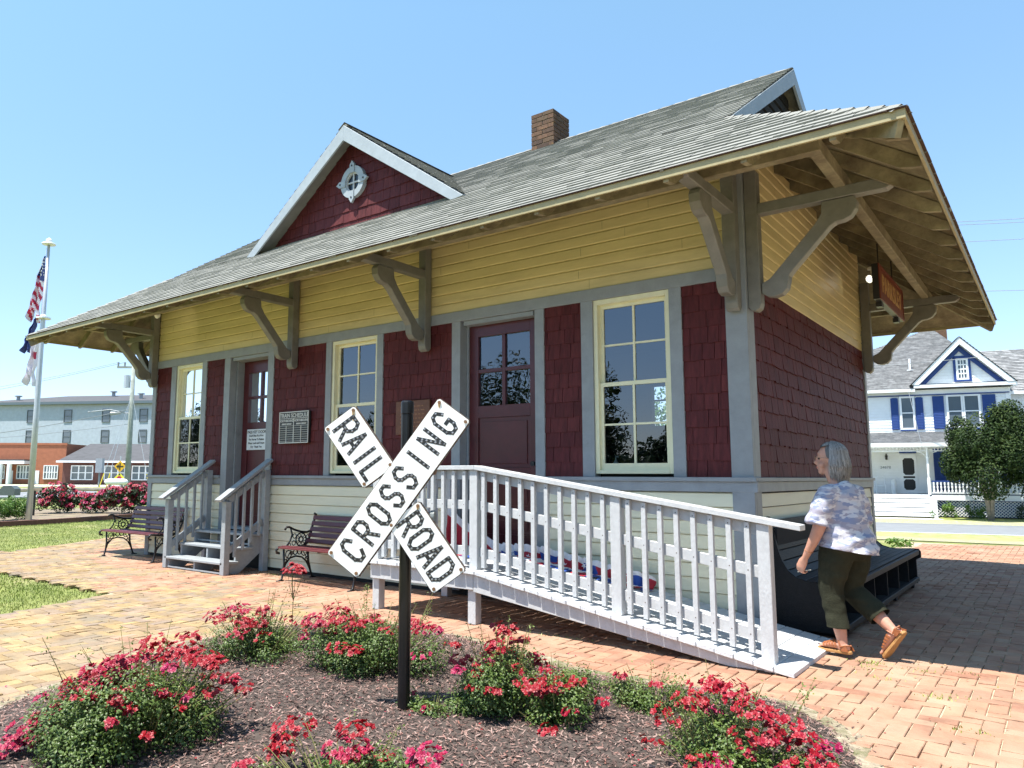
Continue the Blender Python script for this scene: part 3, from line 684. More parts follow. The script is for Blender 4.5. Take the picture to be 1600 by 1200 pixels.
mb.add([(-5,-9,-.013),(7,-9,-.013),(9,-2.46,-.013),(-6.55,-2.46,-.013),(-4.5,-7,-.013)], [(0,1,2,3,4)])
mb.add([(-20,-2.46,-.0125),(9,-2.46,-.0125),(9,1.5,-.0125),(-14.3,1.5,-.0125),(-12.4,-1.35,-.0125),(-20,-1.35,-.0125)], [(0,1,2,3,4,5)])
mb.add([(-14.3,1.5,-.012),(-9,1.5,-.012),(-9,4,-.012),(-15.8,4,-.012)], [(0,1,2,3)])
pslab(-.5,9,1.5,12,2,4); tag(mb.build('paving_sand', M_sand), kind='structure')
# pale sandy rim round the bed and lawn
M_rim = mat('pale_gravel_sand', (.34,.28,.20), .95, var=.5, vscale=22, bump=.9, bscale=120, dirt=(.13,.13,.055), dscale=7, dmin=.45, dmax=.62)
mb = MB(); n = len(BED)
cxb, cyb = -.9, -4.2
def off(p, d, i=0): v = Vector((p[0]-cxb, p[1]-cyb)); v.normalize(); d += .05*sin(p[0]*9+p[1]*7); return (p[0]+v.x*d, p[1]+v.y*d)
fine = []
for i in range(n-1):
    for t in range(6): a, b = BED[i], BED[i+1]; fine.append((a[0]+(b[0]-a[0])*t/6, a[1]+(b[1]-a[1])*t/6))
vs = []; fs = []
for i, p in enumerate(fine):
    a, b = off(p,.13+.05*noise.noise(Vector((p[0]*3,p[1]*3,0)))), off(p,-.2); vs += [(a[0],a[1],-.0035),(b[0],b[1],.012)]
    if i: fs.append((2*i-2,2*i,2*i+1,2*i-1))
mb.add(vs, fs); tag(mb.build('sandy_bed_edge', M_rim, smooth=True), kind='structure')
# mulch
M_soil = mat('mulch_soil', (0.0682,0.05084,0.04216), .95, var=.5, vscale=26, bump=1, bscale=60)
M_chip = mat('mulch_chip', (.1,.07,.05), .8, var=.3, vscale=60, rnd=[(.035,.02,.016),(.11,.062,.05),(.20,.12,.10),(.34,.235,.20),(.22,.09,.065)])
def bed_h(x, y):
    d = edist(x,y,BED); return min(.10, d*.22)+.02*noise.noise(Vector((x*2.2,y*2.2,4)))*min(1,d*4)-.002
mb = MB(); vs = []; idx = {}; fs = []
S = .09
for i in range(int(-3.6/S), int(1.7/S)):
    for j in range(int(-6.3/S), int(-1.6/S)):
        x, y = i*S, j*S
        if inside(x,y,BED) or edist(x,y,BED) < .12: idx[(i,j)] = len(vs); vs.append((x,y,bed_h(x,y) if inside(x,y,BED) else -.012))
for (i,j) in idx:
    q = [(i,j),(i+1,j),(i+1,j+1),(i,j+1)]
    if all(k in idx for k in q): fs.append(tuple(idx[k] for k in q))
mb.add(vs, fs); tag(mb.build('mulch_bed', M_soil, smooth=True), kind='structure')
mb = MB(); cnt = 0
while cnt < 60000:
    x = rng.uniform(-3.6,1.6); y = rng.uniform(-5.9,-1.7)
    if not inside(x,y,BED):
        if edist(x,y,BED) > .12 or rng.random() > .12: continue
        z = .004
    else: z = bed_h(x,y)+rng.random()*.010
    cnt += 1
    l = rng.uniform(.005,.017); w = rng.uniform(.0015,.0042); a = rng.random()*pi; tl = rng.uniform(-.5,.5)
    d = Vector((cos(a),sin(a),tl)).normalized()*l; s_ = Vector((-sin(a),cos(a),rng.uniform(-.6,.6)))*w; p = Vector((x,y,z+.002))
    mb.add([p-d-s_,p+d-s_*.6,p+d+s_*.7,p-d+s_], [(0,1,2,3)], rng.random()**1.4)
tag(mb.build('mulch_chips', M_chip), kind='stuff', label='brown shredded bark mulch covering the flower bed', cat='mulch')

# grass blades on the two lawns by the brick path, dry near the edges
M_blade = mat('grass_blade', (0.1275,0.187,0.034), .7, rnd=[(0.17,0.2295,0.0425),(0.2465,0.2975,0.06375),(0.306,0.34,0.102),(0.425,0.391,0.204)])
mb = MB()
def blade(x, y, h, z=-.03):
    a = rng.random()*2*pi; w = .0045+h*.05; l = Vector((cos(a)*w, sin(a)*w, 0)); t = Vector((rng.gauss(0,.35)*h, rng.gauss(0,.35)*h, h)); p = Vector((x,y,z))
    dry = noise.noise(Vector((x*.9,y*.9,7)))*.5+.28+rng.random()*.45
    mb.add([p-l,p+l,p+t*.6+l*.6,p+t], [(0,1,2,3)], max(0,min(1,dry)))
c = 0
while c < 30000:
    x = rng.uniform(-12.5,-5.5); y = rng.uniform(-6.2,-2.50)
    if paved(x,y) or x < -6.6+(-2.46-y)*.40-6: continue
    e = min(-2.46-y, (-6.5+(-2.46-y)*.40)-x)
    if e < .25 and rng.random() > .35+e*2: continue
    blade(x, y, rng.uniform(.012,.035)); c += 1
c = 0
while c < 42000:
    x = rng.uniform(-23,-12); y = rng.uniform(-1.3,6.0)
    if x > -12.5-(y+1.35)*.62: continue
    blade(x, y, rng.uniform(.012,.032)); c += 1
tag(mb.build('lawn_grass', M_blade), kind='stuff', label='short green lawn grass beside the brick path', cat='grass')
# weeds in the brick joints
mb = MB()
for x, y, n in ((1.0,-.55,26),(.95,-.6,20),(1.3,-.62,16),(1.55,-.5,14),(1.45,-1.3,18),(1.6,-1.2,14),(.95,-.75,14),(1.15,-1.0,8),(1.7,-1.9,12),(-1.35,-1.25,12),(-1.1,-1.2,10),(-3.2,-1.45,8),(-6.4,-.25,14),(-6.1,-.2,10),(-7.9,-2.2,10),(1.9,-.8,9),(2.1,-1.5,9)):
    for i in range(n*2): blade(x+rng.gauss(0,.07), y+rng.gauss(0,.03), rng.uniform(.006,.024), -.006)
tag(mb.build('joint_weeds', M_blade), kind='stuff', label='small green weeds growing between the paving bricks', cat='weeds')

# curb round the far bed on the left
M_curb = mat('brown_brick_curb', (.13,.055,.04), .85, var=.3, vscale=12, bump=.4)
M_fbed = mat('far_bed_soil', (.20,.155,.11), .95, var=.4, vscale=3, dirt=(.28,.25,.12), dscale=2, dmin=.5, dmax=.7)
CP = [(-21.0,-.8),(-19.9,.9),(-20.2,2.6),(-20.8,4.4),(-21.6,6.4),(-22.6,9.0),(-23.5,12)]
mb = MB()
for i in range(len(CP)-1): 
    a, b = CP[i], CP[i+1]; mb.beam((a[0],a[1],.02),(b[0],b[1],.02),.16,.17)
tag(mb.build('brick_curb', M_curb), kind='structure')
mb = MB(); mb.add([(x-.05,y,.05) for x,y in CP]+[(-28,12,.05),(-28,-.8,.05)], [tuple(range(len(CP)+2))]); tag(mb.build('far_bed', M_fbed), kind='structure')

# ------------------------------------------------------------------ foliage tools
def leaf_mat(name, cols, rough=.45, trans=.25):
    m = mat(name, cols[0], rough, rnd=cols); t = m.node_tree; p = t.nodes['Principled BSDF']
    src = p.inputs['Base Color'].links[0].from_socket
    tr = t.nodes.new('ShaderNodeBsdfTranslucent'); t.links.new(src, tr.inputs[0]); mx = t.nodes.new('ShaderNodeMixShader'); mx.inputs[0].default_value = trans
    t.links.new(p.outputs[0], mx.inputs[1]); t.links.new(tr.outputs[0], mx.inputs[2]); t.links.new(mx.outputs[0], t.nodes['Material Output'].inputs[0]); return m
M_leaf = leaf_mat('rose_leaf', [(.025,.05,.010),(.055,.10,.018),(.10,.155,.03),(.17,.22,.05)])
M_petal = leaf_mat('rose_petal', [(.18,.001,.005),(.30,.002,.009),(.29,.003,.028),(.33,.007,.085)], .5, .18)
M_stem = mat('green_brown_stem', (.16,.15,.05), .7, var=.3)
def leaf(mb, p, n, l, w, r=None):
    n = n.normalized(); a = n.orthogonal().normalized(); a.rotate(Matrix.Rotation(rng.random()*2*pi, 3, n)); b = n.cross(a)
    d = n*(-w*.35)
    mb.add([p-a*l*.5, p+b*w*.5+d*.3, p+a*l*.5+d, p-b*w*.5+d*.3, p], [(0,4,1),(4,2,1),(0,3,4),(4,3,2)], r)
def flower(mb, p, n, r, col):
    n = n.normalized(); a = n.orthogonal().normalized(); b = n.cross(a); c0 = rng.random()*6
    for layer, (rr, up_, k) in enumerate(((r,.25,5),(r*.62,.55,5))):
        for i in range(k):
            t = c0+2*pi*(i+layer*.5)/k; d = a*cos(t)+b*sin(t); s_ = n.cross(d)
            mb.add([p+n*r*.1, p+d*rr*.55+s_*rr*.42+n*rr*up_*.6, p+d*rr+n*rr*up_+s_*rr*.1, p+d*rr*.55-s_*rr*.42+n*rr*up_*.5], [(0,1,2,3)], min(1,max(0,col+rng.uniform(-.14,.14))))
def rose_bush(x, y, rx, ry, h, nleaf, clusters, label, z=0.0, lsize=.0185, group=None, sprigs=10, fsize=.021, density=1.0, mtl=None):
    t = thing('rose_bush', label, 'rose bush', (x,y,z), group)
    lm = MB(); fm = MB(); sm = MB(); lobes = []
    for i in range(9):
        a = rng.random()*2*pi; q = rng.random()**.5*.72; lobes.append(Vector((cos(a)*rx*q, sin(a)*ry*q, h*rng.uniform(.16,.62))))
    lobes.append(Vector((0,0,h*.5)))
    for i in range(int(nleaf*1.7)):
        c = rng.choice(lobes); d = Vector((rng.gauss(0,1),rng.gauss(0,1),rng.gauss(0,.9))).normalized(); k_ = (rng.random()**.45)
        p = c+Vector((d.x*rx*.42*k_, d.y*ry*.42*k_, d.z*h*.36*k_))
        p.z = abs(p.z)*.97+.02
        if noise.noise(p*11+Vector((x*7,y*3,0))) < -.27: continue
        nn = (d+Vector((0,0,.8))+Vector((rng.gauss(0,.5),rng.gauss(0,.5),rng.gauss(0,.4))))
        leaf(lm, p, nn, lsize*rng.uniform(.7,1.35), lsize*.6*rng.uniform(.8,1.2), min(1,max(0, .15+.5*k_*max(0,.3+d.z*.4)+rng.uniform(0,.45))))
    for i in range(46):
        a = rng.random()*2*pi; q = rng.random()**.5; e = Vector((cos(a)*rx*q*.95, sin(a)*ry*q*.95, h*rng.uniform(.5,1.0)*(1-.25*q)))
        b0 = Vector((e.x*.15, e.y*.15, -.02)); mid = b0.lerp(e,.55)+Vector((0,0,h*.06)); sm.tube([b0,mid,e],[.004,.003,.0016],4,cap=False)
    for i in range(sprigs):
        a = rng.random()*2*pi; q = rng.uniform(.2,.95); b0 = Vector((cos(a)*rx*q*.7, sin(a)*ry*q*.7, h*.6)); e = b0+Vector((cos(a)*rx*.25,sin(a)*ry*.25,h*rng.uniform(.35,.6)))
        sm.tube([b0,b0.lerp(e,.5)+Vector((0,0,.01)),e],[.0028,.002,.0012],4,cap=False)
        for j in range(13): leaf(lm, b0.lerp(e,rng.uniform(.3,1))+Vector((rng.gauss(0,.014),rng.gauss(0,.014),rng.gauss(0,.008))), Vector((rng.gauss(0,1),rng.gauss(0,1),1)), lsize*.9, lsize*.5, rng.uniform(.5,1))
    for cx, cy, cz, n, cr, col in clusters:
        c = Vector((cx*rx, cy*ry, cz*h*.92)); n = int(n*3.2); cr *= 1.32
        sm.tube([Vector((c.x*.6,c.y*.6,c.z*.5)), c.lerp(Vector((0,0,c.z)),.1)-Vector((0,0,cr*.5))],[.003,.002],4,cap=False)
        for i in range(n):
            d = Vector((rng.gauss(0,1),rng.gauss(0,1),rng.gauss(0,.55))); d = d/max(1,d.length*.9)
            p = c+Vector((d.x*cr, d.y*cr, d.z*cr*.55)); flower(fm, p, Vector((d.x*.6,d.y*.6-.35,.8+d.z*.3))+Vector((rng.gauss(0,.3),rng.gauss(0,.3),0)), fsize*.90*rng.uniform(.6,1.15), col)
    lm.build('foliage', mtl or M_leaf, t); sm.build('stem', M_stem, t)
    if fm.v: fm.build('blossoms', M_petal, t)
    return t
def rc(n, zc=(.8,1.05), q=(0,.95), k=(3,9), r=(.02,.05), ang=None):
    out = []
    for i in range(n):
        a = rng.random()*2*pi if ang is None else rng.uniform(*ang); u = rng.uniform(q[0]**2,q[1]**2)**.5
        out.append((cos(a)*u, sin(a)*u, rng.uniform(*zc)*(1-.45*u*u), rng.randint(*k), rng.uniform(*r), rng.choice((.1,.3,.35,.55,.85))))
    return out
GR = None
# big bush, front left: heavy trusses running down its left side
cl = rc(52,(.8,1.05),(.0,.95),(2,6),(.015,.04))
for i in range(17): u = i/16; cl.append((-.05-.42*u+rng.gauss(0,.05), -.2-.62*u+rng.gauss(0,.05), 1.02-.72*u, 12, .050, .62 if u < .8 else .75))
for i in range(9): cl.append((-.5+.13*i, .35+rng.gauss(0,.1), 1.03-.01*i, 8, .045, .3))
rose_bush(-1.36,-4.93,.48,.56,.52,16000,cl,'largest red rose bush, front left of the mulch bed, with trusses trailing to the path',sprigs=16)
cl = rc(14,(.85,1.1),(.1,.9),(4,9),(.03,.05))+[(-.5,-.5,.9,14,.06,.5),(.3,-.5,.85,12,.05,.2),(-.2,-.3,1.02,14,.06,.7)]
rose_bush(-2.36,-3.52,.42,.42,.44,6500,cl,'small red rose bush between the large left bush and the black sign pole',sprigs=8)
cl = rc(24,(.88,1.1),(.1,.98),(4,9),(.025,.05))+[(-.45,-.6,.95,16,.06,.6),(-.1,-.55,1.0,14,.06,.4),(-.6,-.1,1.0,14,.06,.5)]
rose_bush(-1.47,-3.25,.56,.50,.47,12500,cl,'wide red rose bush behind the black sign pole',sprigs=16)
cl = rc(20,(.75,1.15),(.0,.9),(3,7),(.02,.04))+[(.0,.2,1.18,10,.05,.3),(.15,.1,1.1,8,.05,.3),(-.5,-.4,.8,7,.04,.2)]
rose_bush(-.33,-3.45,.31,.33,.47,6500,cl,'upright red rose bush just right of the black sign pole',sprigs=14)
cl = rc(9,(.6,1.05),(.2,.95),(3,6),(.02,.035))+[(-.1,-.5,.85,18,.055,.25),(.2,-.4,.9,10,.05,.25),(.4,-.9,.3,6,.03,.45)]
rose_bush(.02,-3.42,.24,.27,.36,4300,cl,'narrow red rose bush with a flat scarlet truss, right of the upright bush',sprigs=9)
rose_bush(-.60,-3.70,.26,.18,.17,2200,[(-.5,0,1,1,.01,.7),(.2,-.5,.8,3,.02,.7)],'low almost flowerless rose seedling at the foot of the sign pole',sprigs=5)
cl = rc(16,(.75,1.0),(.1,.9),(2,5),(.02,.04))
for i in range(12): u = i/11; cl.append((-.25+1.15*u, .1+.12*sin(i)-.25*u, 1.12-.62*u*u, 7 if i < 11 else 4, .05, .45))
cl += [(-.3,-.2,.98,12,.05,.25),(.0,-.75,.55,8,.05,.2),(.15,-.8,.5,9,.05,.2),(.75,-.5,.45,8,.04,.2)]
rose_bush(.97,-3.55,.46,.42,.42,9500,cl,'airy red rose bush at the right corner of the bed, one branch arching right',sprigs=18)
rose_bush(.33,-2.95,.26,.2,.28,2300,[(-.6,-.2,1,5,.02,.6),(.2,-.2,.95,3,.02,.5),(.9,.3,.8,4,.02,.3)],'small pale green rose bush with few blooms near the bed rim below the ramp',sprigs=9)
cl = rc(12,(.85,1.1),(.1,.95),(4,8),(.025,.04))+[(-.7,.3,1.0,14,.06,.35),(-.1,.45,1.15,12,.05,.25),(.6,.4,1.08,12,.05,.8),(.1,-.1,1.1,12,.06,.7)]
rose_bush(-.12,-4.80,.56,.28,.30,6500,cl,'red rose bush cut by the lower photo edge, in front of the pole',sprigs=8)
# tall single truss standing over the path edge
t = thing('rose_shoot', 'tall bare rose shoot topped by one dense red truss, left of the crossing sign', 'rose', (-2.62,-3.02,0))
sm = MB(); fm = MB(); lm = MB()
for i in range(7):
    e = Vector((rng.gauss(0,.06),rng.gauss(0,.04),.60+rng.gauss(0,.02))); sm.tube([(0,0,0),(.01,.0,.38),(e.x*.6,e.y*.6,.48),e],[.004,.003,.002,.0015],5,cap=False)
for i in range(75):
    a = rng.random()*6.28; u = rng.random()**.5; p = Vector((cos(a)*.115*u, sin(a)*.08*u, .60+.05*(1-u*u)+rng.gauss(0,.008))); flower(fm, p, Vector((p.x*4,p.y*4-.3,.7)), .020*rng.uniform(.8,1.1), .25)
for i in range(90): leaf(lm, Vector((rng.gauss(.02,.07),rng.gauss(0,.05),rng.uniform(.25,.55))), Vector((rng.gauss(0,1),rng.gauss(0,1),1)), .018,.009, rng.uniform(.4,1))
sm.build('stem', M_stem, t); fm.build('blossoms', M_petal, t); lm.build('foliage', M_leaf, t)
# green seedlings (not roses) in the bed
for i, (x, y, s, lb) in enumerate(((.02,-2.75,.10,'pale weed tuft on the mulch right of the narrow bush'),(-.95,-2.35,.12,'low weed patch on the mulch behind the upright rose bush'))):
    lm = MB()
    for j in range(420): leaf(lm, Vector((rng.gauss(0,s),rng.gauss(0,s*.7),abs(rng.gauss(0,.03))+.005)), Vector((rng.gauss(0,.6),rng.gauss(0,.6),1)), .018,.009, rng.uniform(.5,1))
    o = lm.build('weed', M_leaf, loc=(x,y,bed_h(x,y))); tag(o, lb, 'weed')
mb = MB(); 
for i in range(60): leaf(mb, Vector((rng.gauss(0,.02),rng.gauss(0,.015),rng.uniform(.0,.26))), Vector((rng.gauss(0,1),rng.gauss(0,1),.4)), .03,.009, rng.uniform(.6,1))
mb.tube([(0,0,0),(.01,0,.15),(.02,0,.28)],.002,4); tag(mb.build('weed', M_leaf, loc=(-3.42,-1.42,0)), 'single tall thin weed against the left ramp support post', 'weed')

# ------------------------------------------------------------------ railroad crossing sign
xs_ = thing('railroad_crossing_sign', 'white crossbuck sign reading RAILROAD CROSSING on a black steel pole', 'sign', (-.72,-3.79,0))
XO = Vector((-.72,-3.79,0))
mb = MB(); mb.tube([(0,0,-.1),(.0,0,1.70)], .034, 20); mb.tube([(.0,0,1.70),(.0,0,1.765),(.0,0,1.775)], [.037,.037,.033], 20); mb.build('pole', M_pole, xs_, smooth=False, bevel=.002)
# sign plane in front of the pole, turned a little so that its right-hand edges show
nn = (CAM-Vector((-.72,-3.79,1.25))); nn.z = 0; nn.normalize(); nn.rotate(Matrix.Rotation(radians(-15), 3, 'Z'))
SR = Vector((-nn.y, nn.x, 0)); SC = Vector((0,0,1.246))+nn*.085
def pix(px, py, o=0):
    """photo direction met with the sign plane, in sign coordinates"""
    d = (FW+R2*((px-719.46)/F_PX)-U2*((py-597)/F_PX)); P0 = XO+SC+nn*o; t = (P0-CAM).dot(nn)/d.dot(nn); q = CAM+d*t-P0; return q.dot(SR), q.z
STROKES = {  # polylines in a 0..1 x 0..1.5 cell
 'R': [[(0,0),(0,1.5),(.75,1.5),(1,1.25),(1,.95),(.75,.7),(0,.7)],[(.45,.7),(1,0)]], 'A': [[(0,0),(.5,1.5),(1,0)],[(.2,.5),(.8,.5)]], 'I': [[(.5,0),(.5,1.5)]],
 'L': [[(.05,1.5),(.05,0),(.95,0)]], 'O': [[(.3,0),(.7,0),(1,.3),(1,1.2),(.7,1.5),(.3,1.5),(0,1.2),(0,.3),(.3,0)]], 'D': [[(0,0),(0,1.5),(.65,1.5),(1,1.15),(1,.35),(.65,0),(0,0)]],
 'C': [[(1,1.15),(.72,1.5),(.28,1.5),(0,1.2),(0,.3),(.28,0),(.72,0),(1,.35)]], 'S': [[(1,1.2),(.72,1.5),(.28,1.5),(0,1.22),(0,1.0),(.2,.82),(.8,.68),(1,.5),(1,.28),(.72,0),(.28,0),(0,.3)]],
 'N': [[(0,0),(0,1.5),(1,0),(1,1.5)]], 'G': [[(1,1.15),(.72,1.5),(.28,1.5),(0,1.2),(0,.3),(.28,0),(.75,0),(1,.3),(1,.66),(.55,.66)]]}
def letters(word, a0, a1, fn, hgt, parent, wid, th):
    mb = MB(); n = len(word); step = (a1-a0)/n; z0, z1 = .0, .0006
    for i, ch in enumerate(word):
        cx = a0+step*(i+.5); w = wid
        for pl in STROKES[ch]:
            P = [Vector(((u-.5)*w+cx, (v/1.5-.5)*hgt)) for u, v in pl]
            for a, b in zip(P[:-1], P[1:]):
                d = (b-a).normalized(); nrm = Vector((-d.y, d.x))*th/2; e = d*th*.32
                q = [a-e-nrm, b+e-nrm, b+e+nrm, a-e+nrm]
                mb.prism([(v.x,v.y) for v in q], fn, z0, z1+rng.random()*.0005)
                m_ = max(1, round((b-a).length/.026))
                for k_ in range(m_+(1 if (a-b).length > .06 else 0)):
                    c = a.lerp(b, k_/m_ if m_ else 0); R_ = .0068; ringv = []
                    for t in range(8): ringv.append(fn(c.x+R_*cos(t*pi/4), c.y+R_*sin(t*pi/4), z1+.0006))
                    for t in range(8): ringv.append(fn(c.x+R_*.6*cos(t*pi/4), c.y+R_*.6*sin(t*pi/4), z1+.0022))
                    mb.add(ringv, [(t,(t+1)%8,8+(t+1)%8,8+t) for t in range(8)]+[tuple(range(8,16))], mi=1)
    return mb.build('lettering', [M_black, M_button], parent)
def xboard(c0, c1, wd, o, words, name='board', cut=None):
    """board along c0->c1 (sign coordinates), thickness 22 mm, words = [(text, a0, a1)]"""
    c0, c1 = Vector(c0), Vector(c1); d = (c1-c0).normalized(); n2 = Vector((-d.y, d.x)); ln = (c1-c0).length
    fn = lambda u, v, w: SC+SR*(c0.x+d.x*u+n2.x*v)+Vector((0,0,1))*(c0.y+d.y*u+n2.y*v)+nn*(o+w)
    root = None
    for j, (a, b, ws) in enumerate(words):
        h = wd/2; c = .012
        mb = MB(); mb.prism([(a+c,-h),(b-c,-h),(b,-h+c),(b,h-c),(b-c,h),(a+c,h),(a,h-c),(a,-h+c)], fn, -.030, 0, mi=1)
        mb.prism([(a+c+.002,-h+.003),(b-c-.002,-h+.003),(b-.003,-h+c),(b-.003,h-c),(b-c-.002,h-.003),(a+c+.002,h-.003),(a+.003,h-c),(a+.003,-h+c)], fn, .0, .0035, mi=0)
        bd = mb.build(name, [M_enamel, M_ruste], xs_)
        g = lambda u, v, w: fn(u, v, w+.0036)
        for w_, p, q in ws: letters(w_, p, q, g, .140, bd, .064, .0205)
        q = MB()
        for u, v in ((a+.02,h-.02),(a+.02,-h+.02),(b-.02,h-.02),(b-.02,-h+.02)): q.tube([fn(u,v,.003),fn(u,v,.010)], .0095, 8)
        q.build('bolt', M_rustpipe, bd)
        q = MB()
        for u, v in ((a+.02,h-.02),(a+.02,-h+.02),(b-.02,h-.02),(b-.02,-h+.02)):
            if rng.random() < .25: continue
            o3 = fn(u,v,.0042); ln_ = rng.uniform(.025,.07)
            pl = [(-.008,.004),(-.010,-.3*ln_),(-.005,-.75*ln_),(-.001,-ln_),(.004,-.7*ln_),(.009,-.35*ln_),(.008,.004)]
            P_ = [o3+SR*x_*rng.uniform(.7,1.2)+Vector((0,0,z_)) for x_, z_ in pl]; ok_ = all(abs((p_-SC-SR*c0.x-Vector((0,0,c0.y))).dot(SR*n2.x+Vector((0,0,n2.y)))) < h-.002 and a+.003 < (p_-SC-SR*c0.x-Vector((0,0,c0.y))).dot(SR*d.x+Vector((0,0,d.y))) < b-.003 for p_ in P_)
            if ok_: q.add(P_, [tuple(range(7))])
        if q.v: q.build('rust_stain', M_stain, bd)
    return fn
cmid = pix(625,764)
# CROSSING runs unbroken from lower left to upper right, RAIL / ROAD are cut by it
a, b = pix(537,883), pix(712,640); lnC = math.hypot(b[0]-a[0], b[1]-a[1])
xboard(a, b, .222, .030, [(0, lnC, [('CROSSING', .045, lnC-.035)])])
a, b = pix(532,652), pix(704,909); lnR = math.hypot(b[0]-a[0], b[1]-a[1]); mdl = ((cmid[0]-a[0])*(b[0]-a[0])+(cmid[1]-a[1])*(b[1]-a[1]))/lnR
xboard(a, b, .222, .024, [(0, mdl-.117, [('RAIL', .035, mdl-.128)]), (mdl+.117, lnR, [('ROAD', mdl+.142, lnR-.025)])])
mb = MB()
for z, m_ in ((1.40,0),(1.12,1)):
    q = SC+Vector((0,0,z-1.246)); mb.tube([q-SR*.02-nn*.03, q+SR*.155-nn*.03], .034, 14, mi=m_); mb.tube([q+SR*.158-nn*.03, q+SR*.180-nn*.03], .043, 14, mi=m_); mb.tube([q-nn*.10+Vector((0,0,-.03)), q-nn*.10+Vector((0,0,.03))], .062, 16, mi=m_)
    mb.tube([q-nn*.10, q-nn*.02], .03, 10, mi=m_)
mb.build('clamp', [M_rustpipe, M_greypipe], xs_)

# ------------------------------------------------------------------ small signs on the station
def wall_m(x, z, y): return frame_m((x,y,z), (1,0,0), (0,-1,0))
M_wl = mat('aged_white_lettering', (.62,.62,.58), .6); M_sblk = mat('black_sign_board', (.02,.022,.024), .45); M_swht = mat('white_sign_face', (.66,.68,.70), .4, var=.05)
t = thing('schedule_board', 'black train schedule board with white lettering between door and middle window', 'sign', (-6.32,-.03,2.03))
mb = MB(); w, h = .32, .225; mb.box((-w,-.028,-h),(w,.01,h)); mb.build('panel', M_sblk, t)
mb = MB()
for q in (((-w,-h),(w,-h+.012)),((-w,h-.012),(w,h)),((-w,-h+.012),(-w+.012,h-.012)),((w-.012,-h+.012),(w,h-.012)),((-w+.013,.125),(w-.013,.132)),((-.006,-h+.013),(.006,.124)),((-.165,-h+.013),(-.157,.025)),((.157,-h+.013),(.165,.025))): mb.box((q[0][0],-.036,q[0][1]),(q[1][0],-.0285,q[1][1]))
for i in range(8): z = .024-i*.031; mb.box((-w+.013,-.0355,z-.004),(-.0065,-.0285,z)); mb.box((.0065,-.0355,z-.004),(w-.013,-.0285,z))
mb.build('frame', M_wl, t)
for s_, sz, x, z in (('TRAIN SCHEDULE',.078,0,.168),('SOUTHBOUND',.045,-.16,.095),('NORTHBOUND',.045,.16,.095),('ARRIVE DEPART',.031,-.16,.048),('ARRIVE DEPART',.031,.16,.048)):
    text_obj(s_, sz, frame_m((x,-.0285,z),(1,0,0),(0,-1,0)), 'lettering', t, M_wl, .002, bold=.0012)
t = thing('door_notice', 'white pass key notice on the maroon left door', 'sign', (-7.53,.215,1.90))
mb = MB(); mb.box((-.245,-.010,-.16),(.245,.003,.16)); mb.build('panel', M_swht, t, bevel=.003)
for i, (s_, sz) in enumerate((('PASS KEY DOOR',.062),('Reset Pass Key Here',.042),('For Access To Station',.042),('Please Lock and Return',.042),('Key  Thank You',.042))):
    text_obj(s_, sz, frame_m((0,-.0105,.115-i*.057),(1,0,0),(0,-1,0)), 'lettering', t, M_sblk, .001, bold=.0014)
mb = MB(); mb.box((-.15,-.0120,.082),(.15,-.0103,.084)); mb.build('rule', M_sblk, t)
M_wood = mat('brown_plaque_wood', (.14,.05,.022), .5, var=.3, vscale=9, bump=.2); M_bronze = mat('plaque_raised_text', (.24,.11,.05), .5)
t = thing('wooden_plaque', 'brown wooden plaque on the shingles behind the crossing sign', 'plaque', (-4.07,-.02,2.07))
mb = MB(); mb.box((-.28,-.025,-.21),(.28,.01,.21)); mb.build('panel', M_wood, t, bevel=.004)
mb = MB()
for i in range(6):
    x = -.2
    while x < .19: l = rng.uniform(.02,.07); mb.box((x,-.028,.13-i*.05),(min(x+l,.2),-.0252,.145-i*.05)); x += l+.018
mb.build('carved_line', M_bronze, t)
# hanging station sign
M_osign = mat('orange_red_sign', (.16,.030,.014), .45, var=.15, vscale=5); M_gold = mat('gold_lettering', (.42,.24,.09), .5)
t = thing('hanging_station_sign', 'red hanging sign reading PARKSLEY under the right eave', 'sign', (.62,3.75,3.66))
mb = MB(); mb.box((-.035,-.86,-.215),(.035,.86,.215)); mb.build('sign_box', M_black, t, bevel=.004)
mb = MB(); mb.box((.0352,-.83,-.185),(.040,.83,.185)); mb.build('face', M_osign, t)
mb = MB()
for a_, b_ in (((-.86,-.215),(.86,-.19)),((-.86,.19),(.86,.215)),((-.86,-.19),(-.835,.19)),((.835,-.19),(.86,.19))): mb.box((.0353,a_[0],a_[1]),(.046,b_[0],b_[1]))
mb.build('rim', M_osign, t)
text_obj('PARKSLEY', .31, frame_m((.0405,0,.0),(0,1,0),(1,0,0)), 'lettering', t, M_gold, .003, bold=.006, sx=.98)
mb = MB(); mb.tube([(0,-.6,.215),(0,-.6,.52)], .008); mb.tube([(0,.35,.215),(0,.35,.52)], .008); mb.box((-.045,-.66,-.27),(.02,-.54,-.216)); mb.box((-.045,.5,-.27),(.02,.62,-.216)); mb.build('hanger', M_black, t)
